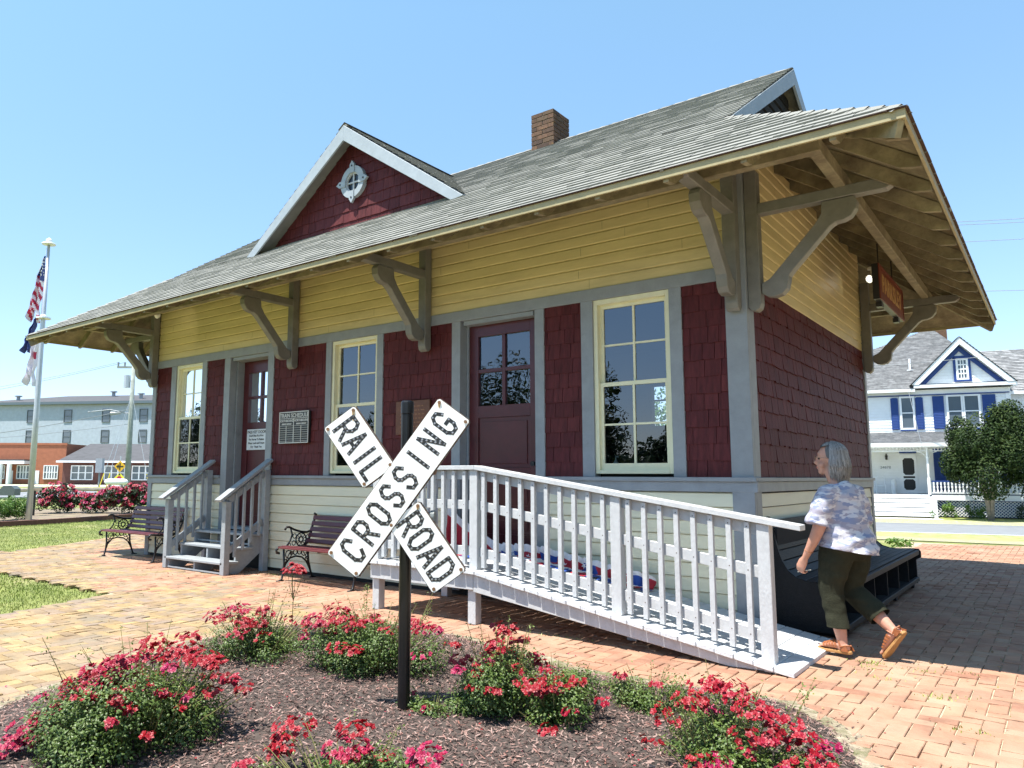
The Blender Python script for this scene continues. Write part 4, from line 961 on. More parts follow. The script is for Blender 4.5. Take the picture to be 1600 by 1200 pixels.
# floodlight lamps
M_lamp = mat('lamp_white', (.8,.8,.75), .4); lt = bpy.data.materials.new('lit_bulb'); lt.use_nodes = True; p_ = lt.node_tree.nodes['Principled BSDF']; p_.inputs['Emission Color'].default_value = (1,.93,.78,1); p_.inputs['Emission Strength'].default_value = 2.5
def flood(loc, aim, label):
    t = thing('floodlight', label, 'floodlight', loc); aim = Vector(aim).normalized()
    mb = MB(); mb.tube([(0,0,.16),(0,0,.05)], .014); mb.tube([(0,0,.15),(0,0,.18)], .05, 12); mb.build('mount', M_lamp, t)
    mb = MB(); mb.tube([Vector((0,0,.03))-aim*.06, Vector((0,0,.03)), aim*.05+Vector((0,0,.03))], [.02,.035,.055], 12, cap=False); mb.build('lamp_head', M_lamp, t)
    mb = MB(); mb.tube([aim*.045+Vector((0,0,.03)), aim*.062+Vector((0,0,.03)), aim*.07+Vector((0,0,.03))], [.034,.030,.012], 12); mb.build('bulb', lt, t)
    ld = bpy.data.lights.new('floodlight_lamp', 'SPOT'); ld.energy = .45; ld.spot_size = radians(110); ld.color = (1,.9,.72); ld.shadow_soft_size = .05
    lo = bpy.data.objects.new('lamp_light', ld); COL.objects.link(lo); lo.parent = t; lo.location = aim*.1+Vector((0,0,.03)); lo.rotation_euler = aim.to_track_quat('-Z','Y').to_euler()
flood((.36,4.28,4.0), (-.55,-.9,-.35), 'lit white floodlight hanging behind the red station sign')
flood((-9.2,-.62,3.92), (-.4,.9,-.2), 'small lit floodlight under the left end of the front eave')

# ------------------------------------------------------------------ iron end benches
def iron_bench(x0, ln, label):
    t = thing('park_bench', label, 'bench', (x0,-.08,0), 'cast iron benches along the station front')
    y = lambda u: -u                                             # u = distance out from the back foot
    def end(x):
        m_ = MB(); X_ = lambda u, z, r=.016: (x, y(u), z)
        def c(pts, r=.012): m_.tube([X_(u,z) for u, z in pts], r, 6)
        def arc(cx_, cz, R_, a, b, n=10): return [(cx_+R_*cos(a+(b-a)*i/n), cz+R_*sin(a+(b-a)*i/n)) for i in range(n+1)]
        c([(-.02,0),(.02,.02),(.05,.10),(.085,.22),(.10,.40)],.015); c([(.56,0),(.52,.02),(.50,.1),(.49,.22),(.50,.40)],.015)
        c([(-.05,.0),(.05,.0)],.014); c([(.49,.0),(.60,.0)],.014)
        c([(.05,.10),(.12,.22),(.2,.28),(.3,.30),(.4,.28),(.47,.2),(.50,.1)],.012)
        c([(.0,.84),(-.03,.83),(-.01,.78),(.03,.68),(.06,.56),(.11,.46),(.19,.41),(.35,.40),(.48,.42),(.58,.43),(.62,.40),(.61,.36),(.57,.355)],.017)
        c([(.05,.62),(.12,.60),(.22,.61),(.33,.64),(.42,.68),(.47,.68),(.49,.645)],.015)
        c([(.40,.67),(.37,.58),(.40,.50),(.47,.42)],.011)
        c(arc(.22,.51,.085,0,2*pi,16),.009); c(arc(.22,.51,.035,0,2*pi,10),.010)
        for i in range(6): a = i*pi/3; c(arc(.22+.06*cos(a),.51+.06*sin(a),.022,0,2*pi,8),.005)
        for cx_, cz, r in ((.33,.56,.03),(.34,.47,.03),(.11,.54,.025),(.41,.45,.02)): c(arc(cx_,cz,r,0,2*pi,8),.006)
        for cx_, cz, r in ((.16,.34,.045),(.24,.35,.032),(.31,.35,.032),(.42,.33,.05),(.11,.25,.03),(.47,.25,.02),(.37,.34,.02)): c(arc(cx_,cz,r,0,2*pi,9),.007)
        c([(.08,.2),(.14,.3),(.2,.38)],.006); c([(.48,.2),(.43,.3),(.38,.38)],.006)
        m_.build('iron_end', M_iron, t, smooth=True)
    end(.02); end(ln-.02)
    for i, (u, z, a) in enumerate([(.02,.79,78),(.045,.715,75),(.07,.64,72),(.10,.565,66),(.135,.49,58)]):
        m_ = MB(); d = Vector((0,-cos(radians(a)),-sin(radians(a)))); m_.beam((.03,y(u),z),(ln-.03,y(u),z),.022,.056,up=d); m_.build('back_slat', M_slat, t, bevel=.004)
    for u, z in ((.20,.425),(.265,.420),(.33,.42),(.395,.425),(.46,.432),(.525,.438),(.58,.428)):
        m_ = MB(); m_.beam((.03,y(u),z),(ln-.03,y(u),z),.052,.022); m_.build('seat_slat', M_slat, t, bevel=.004)
    m_ = MB(); m_.tube([(ln*.5,y(.05),.40),(ln*.5,y(.50),.40)], .009, 6); m_.build('brace', M_iron, t)
iron_bench(-10.48, 1.58, 'maroon slatted bench with black iron ends, left of the steps')
iron_bench(-5.82, 1.36, 'maroon slatted bench with black iron ends, right of the steps behind the crossing sign')

# ------------------------------------------------------------------ long black depot bench on the right wall
t = thing('depot_bench', 'long black wooden waiting bench with curved slatted back against the right wall', 'bench', (.06,.14,0))
prof = [(.03,.97),(.045,.88),(.06,.79),(.08,.70),(.11,.61),(.155,.53),(.22,.475),(.30,.45),(.38,.445),(.46,.45),(.54,.455),(.60,.45)]
Lb = 4.1
for i in range(len(prof)-1):
    (a, za), (b, zb_) = prof[i], prof[i+1]; d = Vector((b-a,0,zb_-za)); n_ = Vector((-d.z,0,d.x)).normalized(); n_ = -n_ if n_.z < 0 else n_
    c_ = (Vector((a,0,za))+Vector((b,0,zb_)))/2; dn = d.normalized(); hw_ = d.length/2-.004; q = MB()
    cs = [c_-dn*hw_, c_+dn*hw_]; vs = [v+Vector((0,yy,0))+n_*o_ for yy in (.045,Lb-.045) for v, o_ in ((cs[0],-.012),(cs[1],-.012),(cs[1],.010),(cs[0],.010))]
    q.add(vs, [(3,2,1,0),(4,5,6,7),(0,1,5,4),(1,2,6,5),(2,3,7,6),(3,0,4,7)]); q.build('slat', M_blackw, t, bevel=.003)
side = [(.0,.04),(.0,1.0),(.03,1.0)]+[(a+.012,z+.012) for a, z in prof[1:-1]]+[(.635,.462),(.655,.43),(.655,.36),(.60,.33),(.60,.04)]
for y0 in (.0, Lb-.04): q = MB(); q.prism(side, lambda u, v, w: (u, w, v), y0, y0+.04); q.build('side_panel', M_blackw, t, bevel=.004)
q = MB(); q.box((.605,.045,.395),(.64,Lb-.045,.45)); q.build('front_rail', M_blackw, t, bevel=.004)
q = MB(); q.box((.58,.045,.07),(.625,Lb-.045,.12)); q.build('base_rail', M_blackw, t, bevel=.004)
q = MB(); q.box((.06,.045,.05),(.08,Lb-.045,.9)); q.box((.081,.045,.065),(.575,Lb-.045,.08)); q.build('back_board', M_dark, t)
for i in range(1, 6): q = MB(); y0 = Lb*i/6; q.box((.085,y0-.012,.125),(.60,y0+.012,.395)); q.build('divider', M_blackw, t)
for i in range(4): q = MB(); y0 = .12+i*(Lb-.34)/3; q.box((.1,y0,0),(.58,y0+.1,.064)); q.build('foot', M_blackw, t)

# ------------------------------------------------------------------ bunting along the wall side of the ramp
M_cr = mat('bunting_red', (.42,.015,.035), .7, var=.2, vscale=14); M_cw = mat('bunting_white', (.72,.72,.74), .7, var=.08, vscale=14); M_cb = mat('bunting_blue', (.02,.07,.32), .7, var=.2, vscale=14)
t = thing('flag_bunting', 'red, white and blue pleated bunting with white stars lying along the ramp', 'bunting', (-2.3,-.3,.6))
mb = MB(); n = 230; vs = []; fs = []; mi = []; rows = 15
for i in range(n+1):
    u = i/n; x = -3.38+2.5*u; fold = sin(u*150+sin(u*37)*2); zt = (1.0-1.42*u if u < .35 else .50-.29*(u-.35)/.65)+.035*noise.noise(Vector((u*16,0,0)))
    zt = max(zt, dz(x)+.13)+.012*fold; zb2 = dz(x)+.006; hg = .50*(1-u)+.26
    for j in range(rows+1):
        v = j/rows; z = zt-hg*v*(1+.15*noise.noise(Vector((u*13,v*2,2)))); spill = 0
        if z < zb2: spill = (zb2-z)*.8; z = zb2+.010*abs(sin(u*90+v*5))+.012*(1-abs(2*min(1,spill*4)-1))
        y = -.17-spill-.05*v-.045*fold*(.3+v)-.05*noise.noise(Vector((u*9,v*3,5)))
        vs.append((x+.03*noise.noise(Vector((u*22,v*4,1)))+2.3, y+.3, z-.6))
for i in range(n):
    for j in range(rows):
        fs.append((i*(rows+1)+j,(i+1)*(rows+1)+j,(i+1)*(rows+1)+j+1,i*(rows+1)+j+1)); v = j/rows; u = i/n
        ph = (u*5.2) % 1
        mi.append(1 if v < .10 else (0 if v < .5 else (1 if v < .68 else 2)) if ph < .62 else (2 if v < .45 else (1 if v < .75 else 0)))
mb.v = vs; mb.f = fs; mb.mi = mi; mb.r = [0]*len(fs); o = mb.build('fabric', [M_cr, M_cw, M_cb], t, smooth=True)
mb = MB()
for i in range(10):
    u = .12+.85*i/10; ii = int(u*n); vv = vs[ii*(rows+1)+(3 if i % 2 else 5)]; P_ = Vector(vv)+Vector((0,-.014,0)); q = []
    for k_ in range(10): r = .032 if k_ % 2 == 0 else .013; q.append(P_+Vector((r*sin(k_*pi/5+i), -.004, r*cos(k_*pi/5+i))))
    mb = MB(); mb.add(q+[P_+Vector((0,-.008,0))], [(k_,(k_+1)%10,10) for k_ in range(10)]); mb.build('star', M_cw, t)
# soap bottle on the window ledge inside
mb = MB(); mb.tube([(0,0,0),(0,0,.10),(0,0,.125),(0,0,.135)], [.035,.036,.014,.014], 14); mb.tube([(0,0,.135),(0,0,.17)], .006, 8); mb.tube([(-.005,0,.172),(.035,0,.168)], .008, 8)
tag(mb.build('soap_bottle', mat('milky_plastic', (.55,.65,.66), .3), loc=(-1.40,.125,1.385), smooth=True), 'pale pump soap bottle standing inside the right hand window', 'bottle')
mb = MB(); mb.box((-1.52,.10,1.36),(-.75,.20,1.384)); P(mb, 'window_ledge', M_room)

# ------------------------------------------------------------------ the walking woman
PO = Vector((.80,-.41,.0)); HD = Vector((-.93,.37,0)).normalized(); LF = Vector((-HD.y, HD.x, 0))
def LP(f, l, z): return HD*f+LF*l+Vector((0,0,z))
M_skin = mat('warm_skin', (.52,.27,.19), .5, var=.10, vscale=22, bump=.1, bscale=90); M_skin.node_tree.nodes['Principled BSDF'].inputs['Subsurface Weight'].default_value = .08; M_skin.node_tree.nodes['Principled BSDF'].inputs['Subsurface Scale'].default_value = .02  # one even skin tone with slight noise
M_pants = mat('dark_olive_cotton', (.030,.032,.020), .9, var=.3, vscale=6, bump=.4, bscale=90, spec=.15)
M_hair = mat('grey_hair', (.3,.3,.29), .45, rnd=[(.075,.072,.07),(.20,.20,.20),(.36,.36,.35),(.50,.49,.46)])
M_sandal = mat('tan_sandal_leather', (.30,.10,.035), .5, var=.3, vscale=30, bump=.2); M_sole = mat('gum_sole', (.42,.22,.075), .65, var=.2, vscale=12)
def camo():
    m = mat('lavender_camouflage_cotton', (0.5,0.5,0.6), .85, bump=.25, bscale=160); t = m.node_tree; N = t.nodes; K = t.links; p = N['Principled BSDF']
    tc = N.new('ShaderNodeTexCoord'); mp = N.new('ShaderNodeMapping'); mp.inputs['Scale'].default_value = (11,11,26); K.new(tc.outputs['Object'], mp.inputs[0])
    prev = None
    for i, (col, th, off_) in enumerate((((.37,.37,.44),0,0),((.23,.26,.38),.52,0),((.54,.54,.58),.54,7),((.31,.29,.35),.61,13))):
        if i == 0: prev = col; continue
        mq = N.new('ShaderNodeMapping'); mq.inputs['Location'].default_value = (off_,off_,0); K.new(mp.outputs[0], mq.inputs[0])
        n = N.new('ShaderNodeTexNoise'); n.inputs['Scale'].default_value = .9; n.inputs['Detail'].default_value = 2.5; K.new(mq.outputs[0], n.inputs['Vector'])
        r = N.new('ShaderNodeValToRGB'); r.color_ramp.interpolation = 'LINEAR'; r.color_ramp.elements[0].position = th-.01; r.color_ramp.elements[1].position = th+.01; K.new(n.outputs[0], r.inputs[0])
        x = N.new('ShaderNodeMix'); x.data_type = 'RGBA'; K.new(r.outputs[0], x.inputs[0])
        if hasattr(prev, 'is_output'): K.new(prev, x.inputs[6])
        else: x.inputs[6].default_value = (*prev,1)
        x.inputs[7].default_value = (*col,1); prev = x.outputs[2]
    K.new(prev, p.inputs['Base Color']); return m
M_camo = camo()
def loft(mb, rings, n=20, side=None, cap=True):
    """rings: (f,l,z, r_side, r_other[, tilt]) elliptical sections perpendicular to the path"""
    P_ = [LP(*r[:3]) for r in rings]; side = side or LF; vs = []; fs = []
    for i, p in enumerate(P_):
        d = (P_[min(i+1,len(P_)-1)]-P_[max(i-1,0)]).normalized(); a = (side-d*side.dot(d)).normalized(); b = d.cross(a)
        for k_ in range(n):
            t = 2*pi*k_/n; vs.append(p+a*cos(t)*rings[i][3]+b*sin(t)*rings[i][4])
        if i: o = (i-1)*n; fs += [(o+k_, o+(k_+1)%n, o+n+(k_+1)%n, o+n+k_) for k_ in range(n)]
    if cap: fs.append(tuple(range(n-1,-1,-1))); fs.append(tuple(range(len(vs)-n,len(vs))))
    mb.add(vs, fs)
def blob(mb, c, r, n=16, ax=None):
    ax = ax or (HD, LF, Vector((0,0,1))); vs = []; fs = []
    for i in range(n+1):
        ph = pi*i/n
        for k_ in range(2*n):
            t = pi*k_/n; vs.append(c+ax[0]*r[0]*sin(ph)*cos(t)+ax[1]*r[1]*sin(ph)*sin(t)+ax[2]*r[2]*cos(ph))
    for i in range(n):
        for k_ in range(2*n): fs.append((i*2*n+k_, i*2*n+(k_+1)%(2*n), (i+1)*2*n+(k_+1)%(2*n), (i+1)*2*n+k_))
    mb.add(vs, fs)
def remesh(mb, name, mt, parent, vox, sm=6, disp=None, cuts=()):
    o = mb.build(name, mt, None); r = o.modifiers.new('r','REMESH'); r.mode = 'VOXEL'; r.voxel_size = vox
    q = o.modifiers.new('s','SMOOTH'); q.factor = .5; q.iterations = sm
    dg = bpy.context.evaluated_depsgraph_get(); me = bpy.data.meshes.new_from_object(o.evaluated_get(dg)); bpy.data.objects.remove(o)
    if disp:
        nr = [v.normal.copy() for v in me.vertices]
        for v, n_ in zip(me.vertices, nr): v.co += n_*disp(v.co)
    if cuts:
        bm = bmesh.new(); bm.from_mesh(me)
        for co, no in cuts: bmesh.ops.bisect_plane(bm, geom=bm.verts[:]+bm.edges[:]+bm.faces[:], plane_co=co, plane_no=no, clear_outer=True)
        bm.to_mesh(me); bm.free()
    me.polygons.foreach_set('use_smooth', [True]*len(me.polygons)); me.materials.clear(); me.materials.append(mt); me.update()
    o = bpy.data.objects.new(name, me); COL.objects.link(o); o.parent = parent
    if cuts: q = o.modifiers.new('t','SOLIDIFY'); q.thickness = .003
    return o
wm = thing('person', 'woman with grey bob, camouflage print shirt, olive cropped trousers and tan sandals walking', 'person', PO)
b = MB()
HH = HD.copy(); HH.rotate(Matrix.Rotation(radians(31),3,'Z')); HL = Vector((-HH.y,HH.x,0)); HC = LP(.075,0,1.495)
def HPt(f, l, z): return HC+HH*f+HL*l+Vector((0,0,z))
blob(b, HPt(-.01,0,.02),(.092,.074,.105),18,(HH,HL,Vector((0,0,1)))); blob(b, HPt(.035,0,-.045),(.058,.056,.075),12,(HH,HL,Vector((0,0,1)))); blob(b, HPt(.055,0,-.098),(.030,.030,.024),10,(HH,HL,Vector((0,0,1))))
blob(b, HPt(.092,0,-.022),(.022,.013,.022),8,(HH,HL,Vector((0,0,1)))); blob(b, HPt(.086,0,.002),(.012,.010,.028),8,(HH,HL,Vector((0,0,1)))); blob(b, HPt(.066,0,.045),(.018,.05,.024),8,(HH,HL,Vector((0,0,1))))
blob(b, HPt(.080,0,-.057),(.016,.024,.009),8,(HH,HL,Vector((0,0,1)))); blob(b, HPt(.077,0,-.072),(.016,.020,.009),8,(HH,HL,Vector((0,0,1))))
for s_ in (1,-1): blob(b, HPt(-.005,.074*s_,-.01),(.017,.008,.030),8,(HH,HL,Vector((0,0,1)))); blob(b, HPt(.052,.042*s_,-.045),(.028,.024,.03),8,(HH,HL,Vector((0,0,1))))
loft(b, [(.0,0,1.24,.085,.07),(.02,0,1.31,.062,.058),(.045,0,1.36,.055,.055),(.07,0,1.43,.054,.056)])
loft(b, [(-.02,0,.78,.17,.14),(.0,0,.95,.17,.14),(.0,0,1.12,.165,.13),(-.01,0,1.22,.14,.10),(.0,0,1.28,.08,.07)], 28)
# arms: left hangs a little forward with the hand half closed
loft(b, [(-.01,.15,1.22,.06,.06),(.0,.215,1.14,.056,.056),(.01,.235,1.03,.054,.052),(.03,.25,.955,.047,.045),(.07,.255,.87,.040,.040),(.13,.255,.77,.030,.028),(.155,.255,.725,.026,.022),(.175,.255,.69,.020,.034)],18)
loft(b, [(-.01,-.15,1.22,.06,.06),(.03,-.215,1.12,.055,.055),(.06,-.235,.98,.046,.046),(.11,-.235,.86,.038,.038),(.16,-.235,.74,.027,.025)],16)
def hand(w, l0, sgn):
    """palm and five curled fingers below the wrist w=(f,z)"""
    f0, z0 = w; loft(b, [(f0,l0,z0,.020,.027),(f0+.02,l0,z0-.03,.019,.038),(f0+.04,l0,z0-.065,.015,.040),(f0+.045,l0,z0-.082,.011,.036)],14)
    for i in range(4):
        a = -.028+.0185*i; ln = (.030,.034,.032,.026)[3-i]; p0 = Vector((f0+.045+a*.85, z0-.075+a*.35)); pts = []
        q = (p0.x, l0, p0.y)
        pts = [q, (q[0]+.006, l0-.006*sgn, q[2]-ln*.85), (q[0]+.004, l0-.028*sgn, q[2]-ln*1.25), (q[0]-.002, l0-.044*sgn, q[2]-ln*.85), (q[0]-.004, l0-.046*sgn, q[2]-ln*.35)]
        loft(b, [(*p, r, r) for p, r in zip(pts, (.0095,.0092,.0085,.0078,.006))], 8, side=HD)
    loft(b, [(f0+.030,l0-.010*sgn,z0-.018,.012,.012),(f0+.062,l0-.018*sgn,z0-.045,.011,.011),(f0+.074,l0-.024*sgn,z0-.075,.0095,.0095),(f0+.068,l0-.034*sgn,z0-.097,.0075,.0075)], 8, side=HD)
hand((.155,.725), .255, 1); hand((.16,.74), -.235, -1)
# legs
loft(b, [(0,.09,.80,.10,.10),(.03,.1,.62,.085,.085),(.055,.1,.46,.058,.06),(.03,.1,.34,.054,.058),(.0,.1,.22,.048,.050),(-.015,.1,.12,.036,.037),(-.02,.1,.055,.034,.040)],16)
loft(b, [(-.02,-.09,.80,.10,.10),(-.01,-.1,.62,.085,.085),(.0,-.1,.47,.058,.06),(-.10,-.1,.385,.054,.060),(-.20,-.1,.305,.046,.050),(-.28,-.1,.235,.035,.037),(-.315,-.1,.20,.034,.036)],16)
def foot(H, d, u, nm):
    """foot from heel point H toward d with up u; sandal over it"""
    d = d.normalized(); u = (u-d*u.dot(d)).normalized(); s_ = d.cross(u)
    prof_ = [(-.005,.020,.030,.022),(.03,.034,.036,.030),(.07,.038,.037,.034),(.11,.034,.038,.029),(.15,.026,.042,.021),(.19,.020,.044,.015),(.215,.017,.036,.012)]
    vs = []; fs = []; n = 14
    for i,(x,z,rs,ru) in enumerate(prof_):
        for k_ in range(n): t = 2*pi*k_/n; vs.append(H+d*x+u*(z+.022+ru*sin(t))+s_*rs*cos(t))
        if i: o = (i-1)*n; fs += [(o+k_, o+(k_+1)%n, o+n+(k_+1)%n, o+n+k_) for k_ in range(n)]
    fs.append(tuple(range(n-1,-1,-1))); fs.append(tuple(range(len(vs)-n,len(vs)))); b.add(vs, fs)
    for i in range(5):
        o_ = (i-2)*.0165; r = .0115 if i == (4 if nm > 0 else 0) else .0085; x1 = .235-abs(i-(3.2 if nm > 0 else .8))*.009
        vs_ = MB(); b.tube([H+d*.20+u*.036+s_*o_, H+d*.222+u*.038+s_*o_*1.05, H+d*x1+u*.031+s_*o_*1.08], [r,r,r*.75], 8)
    so = MB(); out = [(-.028,.0),(-.02,.026),(.02,.034),(.08,.033),(.14,.042),(.19,.047),(.225,.042),(.245,.024),(.250,0)]
    poly = out+[(x,-y) for x,y in reversed(out[1:-1])]
    so.prism(poly, lambda a, c, w: H+d*a+s_*c+u*w, .0, .022); so.build('sandal_sole', M_sole, wm, bevel=.004)
    st_ = MB()
    def band(x0, zc, rs, ru, lean=0, w_=.014, a0=-.25, a1=pi+.25):
        pts = []; 
        for j in range(13):
            t = a0+(a1-a0)*j/12; c = H+d*(x0+lean*sin(t))+u*(zc+.022+ru*sin(t))+s_*rs*cos(t); nrm = (s_*cos(t)+u*sin(t)); pts.append((c,nrm))
        vs=[]; 
        for c,nrm in pts: vs += [c-d*w_/2, c+d*w_/2, c+d*w_/2+nrm*.0035, c-d*w_/2+nrm*.0035]
        st_.add(vs, [(4*j+q,4*j+(q+1)%4,4*j+4+(q+1)%4,4*j+4+q) for j in range(12) for q in range(4)]+[(3,2,1,0),(48,49,50,51)])
    for x0, zc, rs, ru in ((.075,.034,.040,.037),(.098,.033,.041,.034),(.121,.030,.042,.030),(.144,.026,.044,.025),(.167,.022,.046,.021)): band(x0, zc, rs, ru, .012, .015)
    st_.tube([H+d*.035+u*.05+s_*.040, H-d*.0+u*.062+s_*.035, H-d*.028+u*.062, H+u*.062-s_*.035, H+d*.035+u*.05-s_*.040], .006, 6)
    st_.tube([H+d*.035+u*.04+s_*.040, H+d*.05+u*.095+s_*.036, H+d*.06+u*.105, H+d*.05+u*.095-s_*.036, H+d*.035+u*.04-s_*.040], .0055, 6)
    st_.tube([H+d*.10+u*.085, H+d*.14+u*.068, H+d*.19+u*.056], .006, 6)
    for s2 in (1,-1): st_.prism([(-.028,.02),(.03,.02),(.045,.058),(-.005,.062)], lambda a, c, w: H+d*a+s_*s2*(.036+w)+u*c, .0, .004)
    st_.build('sandal_strap', M_sandal, wm)
foot(LP(-.06,.1,.030), LP(1,0,-.03), Vector((0,0,1)), 1)
foot(LP(-.375,-.1,.205), LP(.60,0,-.80), LP(.80,0,.60), -1)
remesh(b, 'body', M_skin, wm, .0055, 3)
# trousers
b = MB()
loft(b, [(-.01,0,1.0,.185,.150),(-.02,0,.90,.205,.165),(-.03,0,.80,.205,.160),(-.02,0,.74,.18,.13)],28)
loft(b, [(-.01,.09,.82,.115,.135),(.02,.098,.68,.107,.120),(.045,.10,.56,.092,.10),(.055,.10,.46,.080,.085),(.03,.10,.34,.076,.083),(.012,.10,.24,.074,.082),(.003,.10,.15,.075,.084)],20)
loft(b, [(-.03,-.09,.82,.115,.135),(-.01,-.10,.68,.107,.120),(.015,-.10,.57,.094,.104),(.01,-.10,.47,.085,.092),(-.08,-.10,.40,.080,.088),(-.17,-.10,.335,.078,.086),(-.265,-.10,.265,.078,.085)],20)
remesh(b, 'trousers', M_pants, wm, .008, 6, lambda c: .009*noise.noise(Vector((c.x*9,c.y*9,c.z*14)))+.006*max(0,noise.noise(Vector((c.x*5+c.z*9,c.y*5,c.z*20))))*(1 if c.z < .75 else .3), [(LP(0,0,.215),Vector((0,0,-1))), (LP(-.205,0,.31), LP(-.75,0,-.66))])
# shirt, loose over the hips, elbow sleeves
b = MB()
loft(b, [(-.05,0,.70,.245,.215),(-.04,0,.80,.238,.205),(-.03,0,.87,.225,.190),(-.01,0,.95,.212,.178),(.0,0,1.06,.20,.165),(-.01,0,1.16,.19,.145),(-.02,0,1.225,.165,.115),(-.01,0,1.27,.115,.085),(.005,0,1.295,.085,.072)],32)
for s_ in (1,-1): loft(b, [(-.015,.10*s_,1.24,.075,.070),(-.01,.17*s_,1.215,.085,.078),(.0,.225*s_,1.14,.088,.080),(.012,.26*s_,1.04,.095,.082),(.018,.275*s_,.985,.100,.086)],18)
def wrk(c):
    q = LP(0,0,0); f = c.dot(HD); l = c.dot(LF); z = c.z
    w = .012*noise.noise(Vector((f*6,l*6,z*9+3)))+.007*noise.noise(Vector((f*14+z*8,l*14,z*22)))
    if z < 1.12: w += .008*sin(z*46+l*9+f*12+3*noise.noise(Vector((f*5,l*5,z*6))))*smooth(1.12,.95,z)
    return w
remesh(b, 'shirt', M_camo, wm, .009, 5, wrk, [(LP(0,0,.80), (Vector((0,0,-1))+HD*.12+LF*.10))])
b = MB(); 
for i in range(36):
    t = 2*pi*i/36
b.tube([LP(.005+.076*cos(2*pi*i/28),.090*sin(2*pi*i/28),1.288+.012*cos(2*pi*i/28)*-1) for i in range(29)], .009, 6); b.build('neckband', mat('lavender_rib', (.33,.35,.52), .85), wm, smooth=True)
# hair: cap plus strands to the jaw
b = MB(); hr = MB(); ax = (HH,HL,Vector((0,0,1))); blob(b, HPt(-.038,0,.040),(.086,.094,.103),18,ax); blob(b, HPt(-.070,0,-.045),(.060,.082,.085),14,ax)
hb = b.build('hair', mat('grey_hair_base', (.13,.13,.13), .6, var=.4, vscale=60, stretch=(1,1,.15), bump=.6), wm, smooth=True)
for i in range(3400):
    a = rng.uniform(-pi,pi); fa = abs(a)                          # angle from the face; strands stop at the hairline in front
    front = fa < 1.5
    dirv = Vector((cos(a), sin(a))); e0 = rng.uniform(.0,1.0); pts = []; drop = rng.uniform(.175,.235)*(1 if fa > 1.9 else .88); wv = rng.uniform(0,6.3); sw = rng.gauss(0,.10)
    el0 = pi/2*(1-e0*.5); R_ = .113+.010*rng.random()
    for j in range(9):
        v = j/8
        if front:
            lim = .40+.12*fa/1.5; el = el0*(1-v)+(pi/2*lim)*v if el0 > pi/2*lim else el0-(el0-pi/2*lim*.9)*v
            rr = cos(el); p = (dirv.x*.101*rr-.014, dirv.y*.095*rr, .030+.112*sin(el)); tw = .35*v*(1 if a > 0 else -1)
            p = (p[0]*cos(tw)-p[1]*sin(tw), p[0]*sin(tw)+p[1]*cos(tw), p[2])
        else:
            if v < .5: el = el0*(1-v/.5); rr = cos(el); p = (dirv.x*R_*rr-.018, dirv.y*R_*.90*rr, .040+.108*sin(el))
            else:
                k_ = (v-.5)/.5; fl = .016*sin(k_*3.0)-.030*max(0,k_-.45)+.010*sin(k_*7+wv)*k_; d2 = Vector((cos(a+sw*k_), sin(a+sw*k_)))
                p = (d2.x*(R_+fl)-.018, d2.y*(R_*.90+fl), .040-drop*k_)
        pts.append(HPt(p[0], p[1], p[2]))
    w_ = rng.uniform(.0012,.0030); sd = HH*(-dirv.y)+HL*dirv.x; vs = []
    for j, p in enumerate(pts): ww = w_*(1, 1, 1, 1, 1, 1, .9, .7, .2)[j]; vs += [p-sd*ww, p+sd*ww]
    tone = .35+.35*noise.noise(Vector((a*4,e0*3,0)))+rng.uniform(-.3,.35)
    hr.add(vs, [(2*j,2*j+1,2*j+3,2*j+2) for j in range(8)], max(0,min(1,tone)))
hr.build('hair_strand', M_hair, wm)
b = MB(); 
for s_ in (1,-1):
    blob(b, HPt(.072,.032*s_,.008),(.011,.012,.010),8,ax)
b.build('eye', mat('eye_brown', (.05,.035,.03), .2), wm, smooth=True)
b = MB(); blob(b, HPt(.092,0,-.064),(.007,.020,.006),8,ax); b.build('lips', mat('lip_pink', (.42,.13,.11), .45), wm, smooth=True)
b = MB()
for s_ in (1,-1):
    b.tube([HPt(.102-.004*abs(cos(t*pi/8)),.034*s_+.026*cos(t*pi/8),.008+.019*sin(t*pi/8)) for t in range(17)], .0016, 5)
    b.tube([HPt(.098,.060*s_,.014), HPt(.05,.078*s_,.012), HPt(-.01,.083*s_,.006)], .0022, 5)
b.tube([HPt(.104,-.008,.014), HPt(.104,.008,.014)], .0015, 5); b.build('glasses', mat('glasses_metal', (.35,.22,.14), .25, metal=.8), wm)
b = MB(); b.tube([LP(.165,.245,.632),LP(.24,.235,.612)], .0035, 6); b.tube([LP(.12,.235,.64),LP(.165,.245,.632)],.0035,6); tag(b.build('key', mat('pale_key_metal', (.6,.58,.5), .3, metal=.6), loc=PO), 'pale metal key held in the walking woman\'s left hand', 'key')
mb = MB(); mb.tube([LP(.118+.030*cos(t*pi/8), .256+.032*sin(t*pi/8), .785+.012*cos(t*pi/8)) for t in range(17)], .0025, 5); mb.build('bracelet', mat('amber_bracelet', (.30,.12,.04), .4), wm)

# ------------------------------------------------------------------ the white and blue house across the street
M_hwall = mat('white_house_siding', (.80,.82,.83), .55, var=.05, vscale=3); M_hwhite = mat('white_house_trim', (.78,.80,.82), .5)
M_hblue = mat('royal_blue_trim', (.012,.045,.20), .45, var=.1); M_hroof = mat('grey_house_roof', (.22,.23,.235), .9, var=.35, vscale=5, bump=.4, bscale=20, rnd=[(.15,.155,.16),(.22,.225,.23),(.29,.295,.30)])
M_lawnc = mat('porch_floor_grey', (.2,.23,.26), .6); M_screen = mat('black_door_screen', (.015,.015,.016), .6)
HA = Vector((-6.37, 41.92, -.68)); ang = radians(13.3)
hs = thing('blue_trimmed_house', 'white two storey house with royal blue shutters, front gable and long porch', 'house', HA, rz=ang)
def HB(mb, name, mt, parent=None, **k): return mb.build(name, mt, parent or hs, **k)
